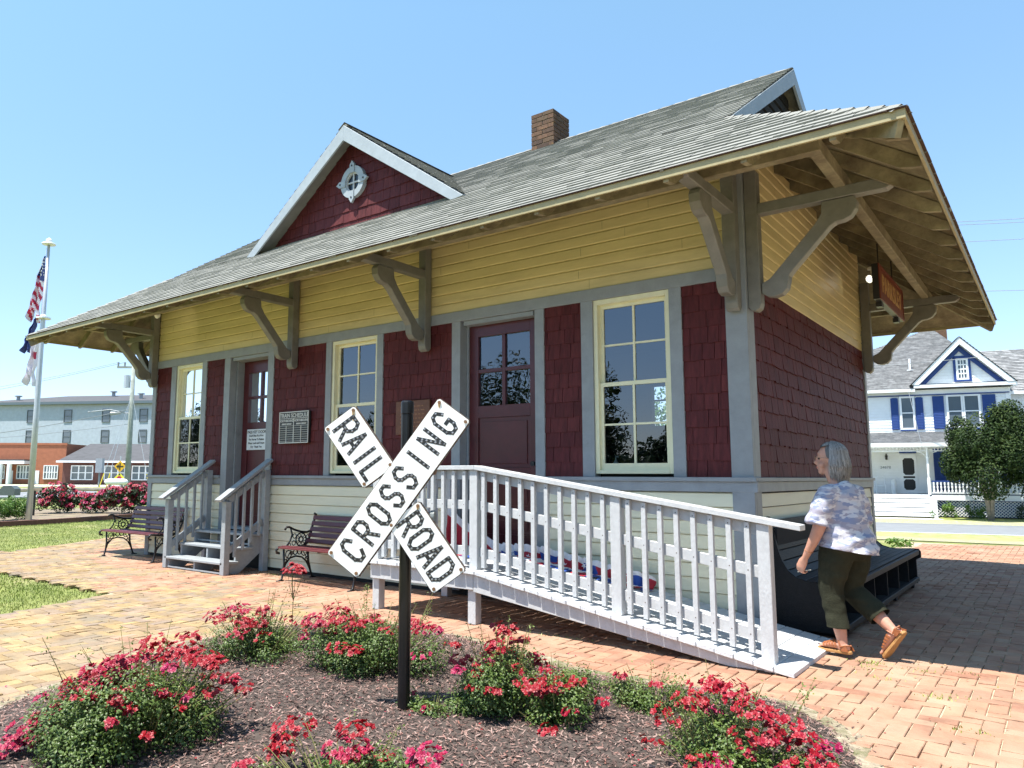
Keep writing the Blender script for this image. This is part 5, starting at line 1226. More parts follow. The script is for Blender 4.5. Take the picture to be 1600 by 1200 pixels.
# local axes: x along the facade to the right, -y toward the camera
def hclap(x0, x1, y, z0, z1, e=.16, side=False):
    n = int((z1-z0)/e)+1
    for i in range(n):
        a = z0+i*e; b_ = min(a+e, z1)
        if side: mb.add([(x0+.02,y,a),(x0+.02,x1,a),(x0,x1,b_),(x0,y,b_)], [(0,1,2,3)])
        else: mb.add([(x0,y-.02,a),(x1,y-.02,a),(x1,y,b_),(x0,y,b_)], [(0,1,2,3)]); mb.box((x0,y-.024,a-.012),(x1,y-.019,a+.004),r=0)
mb = MB(); mb.box((-6,.03,0),(6.8,9,6.95)); mb.box((6.8,1.4,0),(16,9,6.75)); hclap(-6,6.78,.0,1.2,6.95); hclap(6.82,16,1.38,1.2,6.75); hclap(6.82,1.38,.0,1.2,6.95,side=True); HB(mb, 'wall', M_hwall)
mb = MB(); mb.box((6.62,-.05,1.2),(6.85,.15,6.9)); mb.box((-6,-.07,6.72),(6.85,-.022,6.98)); mb.box((6.85,1.3,6.5),(16,1.36,6.76)); HB(mb, 'corner_board', M_hwhite)
# roofs
def roofquad(mb, pts, e=.19):
    """four-cornered roof face p0,p1 (eave) p2,p3 (top) laid with stepped shingle rows"""
    p = [Vector(q) for q in pts]; n = max(1,int(((p[3]-p[0]).length)/e)); N_ = (p[1]-p[0]).cross(p[3]-p[0]).normalized(); N_ = N_ if N_.z > 0 else -N_
    for i in range(n):
        a, b_ = i/n, (i+1)/n; l0, r0, l1, r1 = p[0].lerp(p[3],a), p[1].lerp(p[2],a), p[0].lerp(p[3],b_), p[1].lerp(p[2],b_); m_ = max(1,int((r0-l0).length/.34))
        for j in range(m_): u, v = j/m_, (j+1)/m_; mb.add([l0.lerp(r0,u)+N_*.03,l0.lerp(r0,v)+N_*.03,l1.lerp(r1,v),l1.lerp(r1,u)], [(0,1,2,3)])
        mb.add([l0,r0,r0+N_*.03,l0+N_*.03], [(0,1,2,3)], .1)
mb = MB(); pk = (4.0,4.6,11.25)
roofquad(mb, [(-6.4,-.45,7.0),(7.0,-.45,7.0),pk,(3.9,4.6,11.25)]); roofquad(mb, [(7.0,-.45,7.0),(7.0,9.6,7.0),(4.0,4.7,11.25),pk]); roofquad(mb, [(-6.4,9.6,7.0),(-6.4,-.45,7.0),(3.9,4.6,11.25),(3.9,4.65,11.25)]); mb.add([(-6.4,9.6,7.0),(7,9.6,7),pk],[(0,1,2)])
HB(mb, 'main_roof', M_hroof)
mb = MB(); roofquad(mb, [(6.0,.95,6.8),(16.4,.95,6.8),(16.4,5.2,9.75),(4.8,5.2,9.75)]); mb.add([(6,9.4,6.8),(16.4,9.4,6.8),(16.4,5.2,9.75),(4.8,5.2,9.75)],[(0,1,2,3)]); HB(mb, 'wing_roof', M_hroof)
mb = MB(); mb.box((-6.4,-.50,6.86),(2.35,-.42,7.02)); mb.box((7.0,.9,6.66),(16.4,.96,6.82)); mb.box((2.3,-.52,7.05),(7.08,-.02,7.22)); mb.box((6.9,-.5,7.0),(7.1,1.4,7.22)); HB(mb, 'eave_trim', M_hwhite)
mb = MB(); mb.box((-6,-.10,6.66),(6.8,-.03,6.72)); HB(mb, 'blue_eave_line', M_hblue)
# front gable
gx, gw_, gz0, gz1 = 4.62, 2.42, 7.24, 9.80
sg = (gz1-gz0)/gw_; fn = lambda u, v, w: (gx+u, w, v)
mb = MB(); 
for i in range(14):
    z = gz0+i*.17; hw_ = (gz1-.25-z)/sg
    if hw_ > .1: h2 = max(.02,(gz1-.25-z-.17)/sg); mb.add([(gx-hw_,-.12,z),(gx+hw_,-.12,z),(gx+h2,-.10,z+.17),(gx-h2,-.10,z+.17)], [(0,1,2,3)])
HB(mb, 'gable_wall', M_hwall)
for s_ in (1,-1):
    mb = MB(); mb.prism([(0,gz1),(s_*gw_,gz0),(s_*(gw_-.36),gz0),(0,gz1-.38)], fn, -.55, -.42); HB(mb, 'gable_rake', M_hwhite)
    mb = MB(); mb.prism([(0,gz1-.40),(s_*(gw_-.40),gz0+.02),(s_*(gw_-.70),gz0+.02),(0,gz1-.74)], fn, -.20, -.125); HB(mb, 'gable_blue_band', M_hblue)
    mb = MB(); roofquad(mb, [(gx+s_*(gw_+.08),-.6,gz0-.04),(gx+s_*(gw_+.08),.1,gz0-.04),(gx,3.6,gz1+.04),(gx,-.6,gz1+.04)]); HB(mb, 'gable_roof', M_hroof)
def hwin(x0, x1, z0, z1, y, cas=.10, grid_=(1,2), blue=True):
    mb = MB(); f = [(x0-cas,z0-cas,x1+cas,z0),(x0-cas,z1,x1+cas,z1+cas),(x0-cas,z0,x0,z1),(x1,z0,x1+cas,z1)]
    for a in f: mb.box((a[0],y-.09,a[1]),(a[2],y-.01,a[3]))
    W = HB(mb, 'window', M_hwhite); mb = MB(); mb.box((x0,y-.04,z0),(x1,y-.02,z1)); mb.build('pane', M_fglass, W)
    mb = MB()
    for i in range(1,grid_[1]): z = z0+(z1-z0)*i/grid_[1]; mb.box((x0,y-.075,z-.03),(x1,y-.041,z+.03))
    for i in range(1,grid_[0]): x = x0+(x1-x0)*i/grid_[0]; mb.box((x-.02,y-.074,z0),(x+.02,y-.042,z1))
    if mb.v: mb.build('muntin', M_hwhite, W)
    if blue:
        mb = MB(); mb.box((x0-cas-.02,y-.13,z1+cas),(x1+cas+.02,y-.01,z1+cas+.07)); mb.box((x0-cas-.02,y-.11,z0-cas-.07),(x1+cas+.02,y-.01,z0-cas)); mb.build('blue_head', M_hblue, W)
    return W
def shutter(x0, x1, z0, z1, y):
    mb = MB(); mb.box((x0,y-.08,z0),(x1,y-.02,z1)); 
    for i in range(int((z1-z0)/.09)): z = z0+.05+i*.09; mb.add([(x0+.06,y-.10,z),(x1-.06,y-.10,z),(x1-.06,y-.081,z+.07),(x0+.06,y-.081,z+.07)], [(0,1,2,3)])
    HB(mb, 'shutter', M_hblue)
hwin(1.68,2.22,4.85,6.55,0); shutter(1.14,1.52,4.75,6.55,0); shutter(2.36,2.74,4.75,6.55,0)
hwin(3.95,4.55,4.9,6.55,0); hwin(4.72,5.35,4.9,6.55,0); shutter(3.20,3.74,4.75,6.6,0); shutter(5.54,6.15,4.75,6.6,0)
hwin(-1.5,-.9,4.85,6.55,0); hwin(4.52,4.90,7.55,8.55,-.12,.10,(3,4)); 
mb = MB(); 
for a in ((4.30,7.35,4.42,8.75),(5.0,7.35,5.12,8.75),(4.42,7.35,5.0,7.44),(4.30,8.66,5.12,8.80)): mb.box((a[0],-.19,a[1]),(a[2],-.125,a[3]))
HB(mb, 'blue_window_surround', M_hblue)
hwin(8.6,9.3,4.7,6.2,1.38); shutter(8.0,8.4,4.6,6.3,1.38); hwin(8.2,9.2,1.9,3.3,1.38)
hwin(4.05,4.95,1.7,3.2,0); hwin(5.15,5.75,1.7,3.2,0); shutter(3.05,3.85,1.3,3.75,0); shutter(5.9,6.35,1.3,3.75,0)
# screen door, wall lamp and house number
d = MB(); d.box((1.42,-.06,1.16),(2.22,-.0,3.36)); D_ = HB(d, 'screen_door', M_hwhite)
q = MB()
for z0, z1 in ((2.20,3.14),(1.36,1.96)): q.prism([(1.64,z0),(2.0,z0),(2.10,z0+.12),(2.10,z1-.12),(2.0,z1),(1.64,z1),(1.54,z1-.12),(1.54,z0+.12)], lambda u, v, w: (u, w, v), -.07, -.061)
q.box((1.54,-.07,2.02),(2.1,-.061,2.13)); q.build('screen', M_screen, D_); q = MB(); q.box((1.4,-.1,3.42),(2.24,-.01,3.56)); HB(q, 'transom', M_hblue)
q = MB(); q.tube([(.75,-.1,3.05),(.75,-.1,3.3)], [.05,.08], 8); q.box((.72,-.1,3.3),(.78,0,3.4)); HB(q, 'wall_lamp', M_black)
text_obj('24678', .22, frame_m((.68,-.03,2.62),(1,0,0),(0,-1,0)), 'house_number', hs, M_stairg, .01)
# porch
py0 = -2.2; fz = 1.16
mb = MB(); mb.box((-5,py0,fz-.12),(7.4,-.02,fz)); mb.box((7.4,py0,fz-.12),(15,1.36,fz)); HB(mb, 'porch_floor', M_lawnc)
mb = MB(); mb.box((2.6,py0-.03,fz-.30),(15,py0-.001,fz-.02)); HB(mb, 'porch_skirt', M_hwhite)
mb = MB(); mb.box((2.62,py0+.20,.0),(15,py0+.22,fz-.3)); HB(mb, 'porch_underside', M_hblue)
mb = MB(); x = 2.7
while x < 14.5:
    for s_ in (1,-1): mb.beam((x,py0+.1-.012*s_,.04),(x+.8*s_ if s_ > 0 else x+.0,py0+.1-.012*s_,.82) if s_ > 0 else (x-.8,py0+.1-.012*s_,.82),.02,.035)
    x += .16
HB(mb, 'lattice', M_hwhite)
for i in range(5): mb = MB(); z = fz-.02-i*.225; mb.box((-.4,py0-.32*(i+1),z-.225+.045),(2.45,py0-.32*i-.002,z-.002 if i else z)); HB(mb, 'step', M_hwhite)
mb = MB(); mb.box((2.46,py0-1.62,-.05),(2.62,py0+.05,1.05)); HB(mb, 'stair_cheek', M_hwhite)
mb = MB(); 
roofquad(mb, [(-5.2,py0-.35,3.90),(7.0,py0-.35,3.90),(7.0,0,4.62),(-5.2,0,4.62)]); roofquad(mb, [(7.0,py0-.35,3.90),(15.5,py0-.35,3.90),(15.5,1.3,4.75),(7.0,1.3,4.75)]); HB(mb, 'porch_roof', M_hroof)
mb = MB(); mb.box((-5.2,py0-.37,3.70),(15.5,py0-.3,3.90)); mb.box((-5.2,py0-.3,3.66),(15.5,0,3.70)); mb.box((-5,py0-.06,3.45),(15.5,py0+.0,3.50)); HB(mb, 'porch_fascia', M_hwhite)
mb = MB(); x = -1.0
while x < 11: mb.box((x,py0-.045,3.501),(x+.05,py0-.015,3.69)); x += .16
HB(mb, 'spindle_frieze', M_hwhite)
for x in (-.55, 2.52, 5.62, 8.9):
    mb = MB(); mb.tube([(x,py0-.02,fz),(x,py0-.02,2.0),(x,py0-.02,2.05),(x,py0-.02,2.7),(x,py0-.02,3.1),(x,py0-.02,3.15),(x,py0-.02,3.66)], [.085,.085,.05,.075,.05,.07,.07], 10)
    for s_ in (1,-1): mb.tube([(x+s_*(.06+.38*(1-cos(t*pi/12))),py0-.02,3.0+.43*sin(t*pi/12)) for t in range(7)], .018, 5)
    HB(mb, 'porch_post', M_hwhite)
for a, b_ in ((2.62,5.52),(5.74,8.8),(9.0,12)):
    mb = MB(); mb.box((a,py0-.06,1.82),(b_,py0+.03,1.90)); HB(mb, 'porch_rail', M_hblue); mb = MB(); mb.box((a,py0-.05,1.22),(b_,py0+.02,1.28)); HB(mb, 'porch_rail', M_hwhite)
    x = a+.1
    while x < b_-.04:
        mb = MB(); mb.tube([(x,py0-.015,1.281),(x,py0-.015,1.36),(x,py0-.015,1.42),(x,py0-.015,1.55),(x,py0-.015,1.60),(x,py0-.015,1.70),(x,py0-.015,1.76),(x,py0-.015,1.82)], [.05,.05,.03,.05,.028,.05,.05,.05], 6); HB(mb, 'porch_baluster', M_hwhite); x += .165
for x in (5.63,): mb = MB(); mb.box((x-.12,py0-.14,fz),(x+.12,py0+.08,1.98)); HB(mb, 'rail_post', M_hwhite)
mb = MB(); x0, x1, y0, y1 = 4.25, 4.95, 5.6, 6.3; mb.box((x0,y0,9.5),(x1,y1,11.75)); HB(mb, 'chimney', M_chim)
mb = MB(); mb.tube([(2.35,1.1,8.1),(2.35,1.1,8.95)], .06, 8); mb.tube([(2.35,1.1,8.25),(2.35,1.1,8.3)], .2, 8); HB(mb, 'vent_pipe', M_hwhite)
def rel(x, y, z): v = Vector((x*cos(ang)-y*sin(ang), x*sin(ang)+y*cos(ang), z)); return HA+v
t = thing('wicker_chair', 'white wire chair standing on the porch left of the screen door', 'chair', rel(.35,-.55,fz), rz=ang)
mb = MB(); mb.tube([(-.22,.2,.45),(-.22,.2,.85),(-.1,.2,.95),(.1,.2,.95),(.22,.2,.85),(.22,.2,.45)], .022, 6); mb.tube([(-.22,-.2,.45),(.22,-.2,.45),(.22,.2,.45),(-.22,.2,.45),(-.22,-.2,.45)], .022, 6); mb.build('frame', M_hwhite, t)
for x in (-.22,.22):
    for y in (-.2,.2): mb = MB(); mb.tube([(x,y,0),(x,y,.45)], .02, 6); mb.build('leg', M_hwhite, t)
mb = MB(); mb.tube([(0,0,0),(0,0,.7),(0,0,.8)], [.13,.13,.03], 10); tag(mb.build('porch_urn', M_hwall, loc=rel(1.0,-.4,fz)), 'pale tall urn between the porch chair and the screen door', 'urn')
mb = MB(); mb.tube([(-.95,0,.55),(-.75,0,.78),(0,0,.88),(.75,0,.78),(.95,0,.55)], .03, 6); mb.box((-.9,-.02,.3),(.9,.02,.56)); mb.add([(-.9,0,.5),(-.75,0,.77),(0,0,.87),(.75,0,.77),(.9,0,.5)], [(0,1,2,3,4)]); mb.box((-.9,-.45,.38),(.9,0,.44)); mb.box((-.85,-.4,0),(-.8,-.02,.38)); mb.box((.8,-.4,0),(.85,-.02,.38))
tag(mb.build('porch_bench', mat('grey_bench', (.25,.27,.3), .6), loc=rel(4.35,-.7,fz)), 'grey arched bench on the porch behind the balustrade', 'bench').rotation_euler.z = ang

# street, walk and lawns on the right
M_road = mat('grey_asphalt', (.19,.20,.21), .9, var=.15, vscale=2, bump=.3); M_conc = mat('pale_concrete_walk', (.52,.50,.44), .9, var=.12, vscale=2)
M_lawn2 = mat('house_lawn', (.17,.22,.04), .9, var=.3, vscale=2, bump=.6, bscale=30, col2=(.30,.31,.09))
M_dryg = mat('dry_grass_gravel', (.38,.35,.22), .95, var=.35, vscale=7, bump=.7, bscale=30, col2=(.22,.25,.07), dirt=(.5,.46,.38), dscale=9, dmin=.5, dmax=.65)
uh = Vector((cos(ang),sin(ang),0)); nh = Vector((sin(ang),-cos(ang),0))
def strip(name, d0, d1, s0, s1, mt, dz_):
    """ground strip parallel to the facade, d = metres toward the camera from the house front"""
    n = 24; nd = max(1,int((d1-d0)/1.5)); vs = []
    for j in range(nd+1):
        for i in range(n+1): p = HA+uh*(s0+(s1-s0)*i/n)+nh*(d0+(d1-d0)*j/nd); vs.append((p.x,p.y,gh(p.x,p.y)+dz_))
    mb = MB(); mb.add(vs, [(j*(n+1)+i,j*(n+1)+i+1,(j+1)*(n+1)+i+1,(j+1)*(n+1)+i) for j in range(nd) for i in range(n)]); return tag(mb.build(name, mt, smooth=True), kind='structure')
strip('house_yard', -8, 5.2, -25, 30, M_lawn2, -.035); strip('front_walk', 3.8, 5.3, -5, 2.7, M_conc, -.02); strip('verge', 5.2, 8.8, -40, 40, M_dryg, -.033)
strip('road', 8.8, 15.9, -60, 50, M_road, -.031); strip('road_edge_line', 15.6, 15.75, -60, 50, M_hwhite, -.026); strip('near_verge', 15.9, 25.5, -12, 40, mat('near_verge_grass', (.22,.27,.06), .95, var=.35, vscale=2.5, bump=.7, bscale=30, col2=(.36,.34,.14), dirt=(.45,.40,.28), dscale=3, dmin=.52, dmax=.68), -.034)
strip('gravel_strip', 25.5, 29.2, -12, 40, M_dryg, -.033)
def leafy(name, label, cat, loc, R_, H_, n, ls, mt, kids=None, z0=0, seed=1, group=None, holes=-.15, fl=0, shape=1.0):
    t = thing(name, label, cat, loc, group); mb = MB(); fm = MB(); lobes = []
    for i in range(14): a = rng.random()*2*pi; q = rng.random()**.5*.68; lobes.append((Vector((cos(a)*R_*q, sin(a)*R_*q, z0+H_*rng.uniform(.22,.80)*(1-.2*q))), rng.uniform(.28,.46)))
    for i in range(n):
        c, r = rng.choice(lobes); d = Vector((rng.gauss(0,1),rng.gauss(0,1),rng.gauss(0,1))).normalized(); k_ = rng.random()**.4; p = c+Vector((d.x*R_*r*k_, d.y*R_*r*k_, d.z*H_*r*.62*k_))
        if noise.noise(p*(2.6/R_)+Vector(loc)) < holes: continue
        if p.z < z0*.9: continue
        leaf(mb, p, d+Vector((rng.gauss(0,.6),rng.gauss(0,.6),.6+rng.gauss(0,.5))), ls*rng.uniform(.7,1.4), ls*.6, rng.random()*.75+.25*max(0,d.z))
        if fl and d.z > -.1 and k_ > .55 and rng.random() < fl and noise.noise(p*(2.2/R_)+Vector((9,1,0))) > -.25: flower(fm, p+d*.02, Vector((d.x,d.y-.4,.8)), ls*.75, rng.choice((.3,.6,.8,.9)))
    mb.build('crown' if cat == 'tree' else 'foliage', mt, t)
    if fm.v: fm.build('blossoms', M_petal, t)
    return t
M_tleaf = leaf_mat('dark_tree_leaf', [(.012,.024,.007),(.024,.042,.011),(.042,.065,.018),(.07,.095,.03)]); M_hleaf = leaf_mat('bright_hedge_leaf', [(.05,.11,.012),(.09,.18,.02),(.14,.26,.035)])
M_bark = mat('pale_grey_bark', (.33,.28,.24), .85, var=.3, vscale=6, bump=.4)
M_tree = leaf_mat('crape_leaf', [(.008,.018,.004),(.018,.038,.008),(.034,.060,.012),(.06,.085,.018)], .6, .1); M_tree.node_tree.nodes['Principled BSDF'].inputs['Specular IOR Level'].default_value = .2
tp = rel(4.8,-4.2,0); tp.z = gh(tp.x,tp.y)-.04
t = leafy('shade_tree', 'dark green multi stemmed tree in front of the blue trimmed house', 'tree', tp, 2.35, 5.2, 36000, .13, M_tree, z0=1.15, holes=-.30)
mb = MB()
for a, b_ in ((-.4,.2),(.1,.4),(.4,-.1),(-.15,-.5),(.25,-.4)):
    mb.tube([(a*.15,b_*.15,-.1),(a*.35,b_*.4,.9),(a*.8,b_,2.0),(a*1.5,b_*1.4,3.0),(a*1.8,b_*1.5,3.6)],[.075,.06,.045,.025,.008],8)
mb.build('trunk', M_bark, t, smooth=True)
for x, y, r, h, lb in ((3.25,-2.65,.42,.75,'small light green shrub at the left end of the porch lattice'),(4.45,-2.75,.62,.85,'wide bright shrub left of the tree before the porch'),(6.55,-2.8,.75,.95,'dark round shrub right of the tree before the porch'),(7.9,-2.8,.6,.8,'dark shrub at the right edge of the photo by the porch')):
    p = rel(x,y,0); p.z = gh(p.x,p.y)-.04; leafy('porch_shrub', lb, 'shrub', p, r, h*1.2, 1500, .075, M_hleaf if x < 5 else M_tleaf, z0=0)
p = rel(2.35,-4.1,0); leafy('weed_clump', 'thin weed clump beside the stair cheek of the porch', 'weed', p, .25, .5, 160, .06, M_hleaf)
p = Vector((-.5,10.6,-.03)); leafy('verge_weed', 'bright green weeds on the verge near the far station corner', 'weed', p, .35, .25, 350, .06, M_hleaf)

# ------------------------------------------------------------------ left side: flagpole, flags, rose hedge, fence
M_alu = mat('brushed_aluminium', (.50,.53,.56), .35, metal=.35, var=.1)
fp = Vector((-21.0,2.45,0)); t = thing('flagpole', 'tall tapering silver flagpole at the curb on the left', 'flagpole', fp)
mb = MB(); mb.tube([(0,0,0),(0,0,3),(0,0,5.9),(0,0,8.15)], [.085,.078,.058,.04], 14); mb.build('pole', M_alu, t, smooth=True)
mb = MB(); mb.tube([(0,0,8.15),(0,0,8.19)], .19, 14); mb.tube([(0,0,8.19),(0,0,8.24),(0,0,8.31),(0,0,8.36)], [.04,.09,.08,.02], 12); mb.build('finial', M_hwhite, t, smooth=True)
mb = MB(); mb.tube([(0,0,5.9),(0,0,5.94)], .2, 14); mb.tube([(0,0,5.94),(0,0,6.0),(0,0,6.05)], [.09,.09,.03], 12); mb.build('cross_cap', M_hwhite, t)
mb = MB(); mb.tube([(-.16,0,8.1),(-.2,0,4),(-.14,0,1.4)], .006, 4); mb.build('halyard', M_hwhite, t)
def flag(name, label, z0, z1, x0, x1, wt, wb, cols, colour, stars=False):
    """limp cloth gathered at its top corner: z0..z1 down the pole, leaning from x0 to x1, width wt..wb (metres left of the pole)"""
    t = thing(name, label, 'flag', fp+Vector((-.08,0,0))); nu, nv = 40, 24; vs = []; fs = []; mi = []
    for i in range(nu+1):
        s_ = i/nu; w_ = wt+(wb-wt)*min(1,s_*1.5)**.8; xo = x0+(x1-x0)*s_
        for j in range(nv+1):
            v = j/nv; x = xo+w_*v+.02*sin(s_*17+v*3); dpt = .10*sin(v*13+s_*4)*(.25+s_)+.05*sin(v*29+s_*7)*s_
            z = z0-(z0-z1)*s_*(1-.10*v+.10*sin(v*9))-.12*v
            p = RT*-x+FWH2*dpt; vs.append((p.x,p.y,z))
    for i in range(nu):
        for j in range(nv): fs.append((i*(nv+1)+j,(i+1)*(nv+1)+j,(i+1)*(nv+1)+j+1,i*(nv+1)+j+1)); mi.append(colour((i+.5)/nu,(j+.5)/nv))
    mb = MB(); mb.v = vs; mb.f = fs; mb.mi = mi; mb.r = [0]*len(fs); C_ = mb.build('cloth', cols, t, smooth=True)
    if stars:
        mb = MB()
        for i in range(2,14,2):
            for j in range(2+(i//2)%2*2,23,4): p = Vector(vs[i*(nv+1)+j])-FWH2*.03; mb.add([p+RT*.02*cos(a*pi/2.5)+UP*.026*sin(a*pi/2.5) for a in range(5)], [(0,1,2,3,4)])
        mb.build('star_pattern', M_cw, C_)
FWH2 = Vector((FW.x,FW.y,0)).normalized()
f_r = mat('flag_red', (.42,.02,.06), .7); f_b = mat('flag_blue', (.035,.055,.20), .7); f_w = mat('flag_white', (.72,.70,.76), .7)
flag('american_flag', 'stars and stripes flag hanging limp near the top of the pole', 7.85, 5.95, .03, .08, .05, .32, [f_r,f_w,f_b], lambda u,v: 2 if u < .40-.10*v and v > .0 else (0 if int((v*.85+u*1.5)*9) % 2 else 1), stars=True)
flag('state_flag', 'dark blue flag hanging behind the roof corner, below the striped flag', 6.0, 5.0, .14, .30, .10, .20, [f_b], lambda u,v: 0)
flag('white_flag', 'white flag with a small red emblem, lowest on the pole', 5.60, 4.05, .03, .08, .18, .28, [f_w,f_r], lambda u,v: 1 if (.40 < u < .52 and .1 < v < .5) else 0)
for x, y, r, h, lb in ((*gp(84,804)[:2],.80,.95,'round red rose shrub nearest the flagpole'),(*gp(122,803)[:2],.70,.72,'low red rose shrub, second from the flagpole'),(*gp(150,804)[:2],.62,.68,'low red rose shrub, third from the flagpole'),(*gp(182,805)[:2],.80,.86,'tall red rose shrub, second from the station wall'),(*gp(217,805)[:2],.85,1.02,'tallest red rose shrub, beside the station wall')):
    leafy('rose_shrub', lb, 'rose bush', (x,y,.05), r, h*1.15, 2300, .085, M_tleaf, z0=.02, fl=.42, group='red rose shrubs along the fence')
leafy('box_shrub', 'bright clipped green shrub at the left photo edge by the flagpole', 'shrub', (*gp(20,815)[:2],.05), .52, .78, 3800, .05, M_hleaf, holes=-.6)
leafy('box_shrub', 'darker clipped green shrub at the very left edge', 'shrub', (*gp(-14,818)[:2],.05), .62, .8, 3800, .05, M_hleaf, holes=-.6)
# marker post with slanted plaque
t = thing('marker_post', 'black slanted information plaque on a post behind the flagpole', 'sign', gp(50,808)); mb = MB(); mb.box((-.05,-.05,0),(.05,.05,.82)); mb.build('post', M_black, t); mb = MB(); mb.prism([(-.1,.78),(.22,.92),(.22,.95),(-.1,.81)], lambda u,v,w:(u,w,v), -.16,.16); mb.build('plaque', M_swht, t)
# split rail fence
M_rail = mat('weathered_split_rail', (.34,.30,.25), .9, var=.3, vscale=6, bump=.5)
t = thing('split_rail_fence', 'weathered split rail fence behind the red rose shrubs', 'fence', (-29,8,0)); fpts = [(-33.5,2.0),(-32.3,5.0),(-31.4,8.0),(-30.5,11.2),(-29.6,14.2),(-28.6,17)]
for i, (x, y) in enumerate(fpts):
    mb = MB(); mb.box((x+29-.1,y-8-.1,0),(x+29+.1,y-8+.1,1.0)); mb.build('post', mat('dark_fence_post', (.06,.05,.04), .9), t)
    if i: a = fpts[i-1]; mb = MB(); mb.tube([(a[0]+29,a[1]-8,.74),((a[0]+x)/2+29,(a[1]+y)/2-8,.70),(x+29,y-8,.74)], [.07,.08,.065], 6); mb.build('rail', M_rail, t)
    if i: a = fpts[i-1]; mb = MB(); mb.tube([(a[0]+29,a[1]-8,.36),(x+29,y-8,.34)], .065, 6); mb.build('rail', M_rail, t)

# ------------------------------------------------------------------ left background: buildings across the far street
def local(dep, px0=0):
    """frame standing at forward depth dep: x to the right, y away"""
    p = at(px0, 745, dep); return Vector((p.x,p.y,0)), atan2(RT.y, RT.x)
FWH = Vector((FW.x,FW.y,0)).normalized()
M_fbrick = mat('orange_brick_wall', (.36,.13,.07), .9, var=.15, vscale=2, bump=.2); M_dbrick = mat('dark_brick_wall', (.13,.055,.045), .9, var=.2, vscale=2); M_droof = mat('dark_shingle_roof', (.075,.075,.08), .9, var=.25, vscale=1.2, bump=.2)
M_wblock = mat('white_painted_block', (.38,.44,.50), .85, var=.12, vscale=1.5, bump=.3, bscale=12, dirt=(.35,.39,.42), dscale=1.3, dmin=.55, dmax=.8)
def px2(pxs, dep): return pxs*dep/F_PX
def zz(py, dep): return 1.35+(745-py)*dep/F_PX
def fwindow(parent, x0, x1, z0, z1, nx, nz, y=0, fr=M_hwhite, gl=M_fglass):
    mb = MB(); c = .12
    for a in ((x0-c,z0-c,x1+c,z0),(x0-c,z1,x1+c,z1+c),(x0-c,z0,x0,z1),(x1,z0,x1+c,z1)): mb.box((a[0],y-.12,a[1]),(a[2],y-.02,a[3]))
    for i in range(1,nx): x = x0+(x1-x0)*i/nx; mb.box((x-.08,y-.1,z0),(x+.08,y-.03,z1))
    for i in range(1,nz): z = z0+(z1-z0)*i/nz; mb.box((x0,y-.095,z-.05),(x1,y-.035,z+.05))
    W = mb.build('window', fr, parent); mb = MB(); mb.box((x0,y-.029,z0),(x1,y-.01,z1)); mb.build('pane', gl, W)
dp = 108; o_, rz0 = local(dp, 0)
t = thing('orange_brick_shop', 'orange brick shop with white windows and white porch columns', 'building', o_, rz=rz0); s_ = dp/F_PX
mb = MB(); mb.box((-30,0,0),(101*s_,14,zz(697,dp))); mb.box((-30,-.1,zz(699,dp)),(101*s_+.1,.0,zz(697,dp)+.1)); mb.build('wall', M_fbrick, t)
mb = MB(); mb.box((-30,-1.6,zz(729,dp)),(46*s_,-.02,zz(724,dp))); mb.build('porch_canopy', M_hwhite, t)
mb = MB(); mb.box((-30,-1.6,zz(724,dp)+.01),(46*s_,-.02,zz(722,dp))); mb.build('canopy_roof', M_droof, t)
for x in (8,22,-12): mb = MB(); mb.tube([((x)*s_,-1.3,0),((x)*s_,-1.3,zz(729,dp))], .33, 10); mb.build('column', M_hwhite, t)
for a, b_, nx in ((-8,6,3),(27,45,4),(69,89,5)): fwindow(t, a*s_, b_*s_, zz(751,dp), zz(732,dp), nx, 2)
for a in (12,53): mb = MB(); mb.box((a*s_,-.08,0),((a+8)*s_,-.01,zz(739,dp))); mb.build('door', M_hwhite, t)
dp = 104; o_, rz0 = local(dp, 97); s_ = dp/F_PX
t = thing('dark_brick_hall', 'low dark brick building with a dark shingled roof', 'building', o_, rz=rz0)
mb = MB(); mb.box((0,0,0),(190*s_,16,zz(723,dp))); mb.build('wall', M_dbrick, t)
mb = MB(); z0, z1 = zz(723,dp), zz(700,dp); mb.prism([(-1.2,z0-.15),(8,z1+.6),(17,z0-.15)], lambda u,v,w:(w,u,v), -.3, 190*s_); mb.build('roof', M_droof, t)
mb = MB(); mb.box((-.3,-1.3,z0-.3),(190*s_,-1.2,z0-.05)); mb.build('fascia', M_hwhite, t)
for a, b_ in ((15,47),(67,97),(110,140),(150,178)): fwindow(t, a*s_, b_*s_, zz(752,dp), zz(732,dp), 3, 2)
dp = 150; o_, rz0 = local(dp, -40); s_ = dp/F_PX; tilt = radians(-10)
t = thing('white_warehouse', 'long three storey white block warehouse with a grey hipped roof', 'building', o_, rz=rz0-tilt*-1)
Lw = 52; mb = MB(); ze_ = 15.2; mb.box((-2,0,0),(Lw,20,ze_)); mb.build('wall', M_wblock, t)
mb = MB(); mb.box((-2.6,-.8,ze_-.15),(Lw+.6,20.8,ze_+.35)); mb.build('eave', mat('blue_grey_eave', (.10,.14,.17), .7), t)
mb = MB(); e = ze_+.36; mb.add([(-2.6,-.8,e),(Lw+.6,-.8,e),(Lw+.6,20.8,e),(-2.6,20.8,e),(12,10,e+2.3),(Lw-12,10,e+2.3)], [(0,1,5,4),(1,2,5),(2,3,4,5),(3,0,4)]); mb.build('roof', M_droof, t)
for x in (1.5,11.0,19.2,27.5,35.5,44): 
    for z0_, z1_ in ((11.6,13.9),(7.6,9.9),(3.2,5.5)): fwindow(t, x, x+1.5, z0_, z1_, 1, 2, fr=mat('dark_window_frame', (.10,.12,.13), .7))
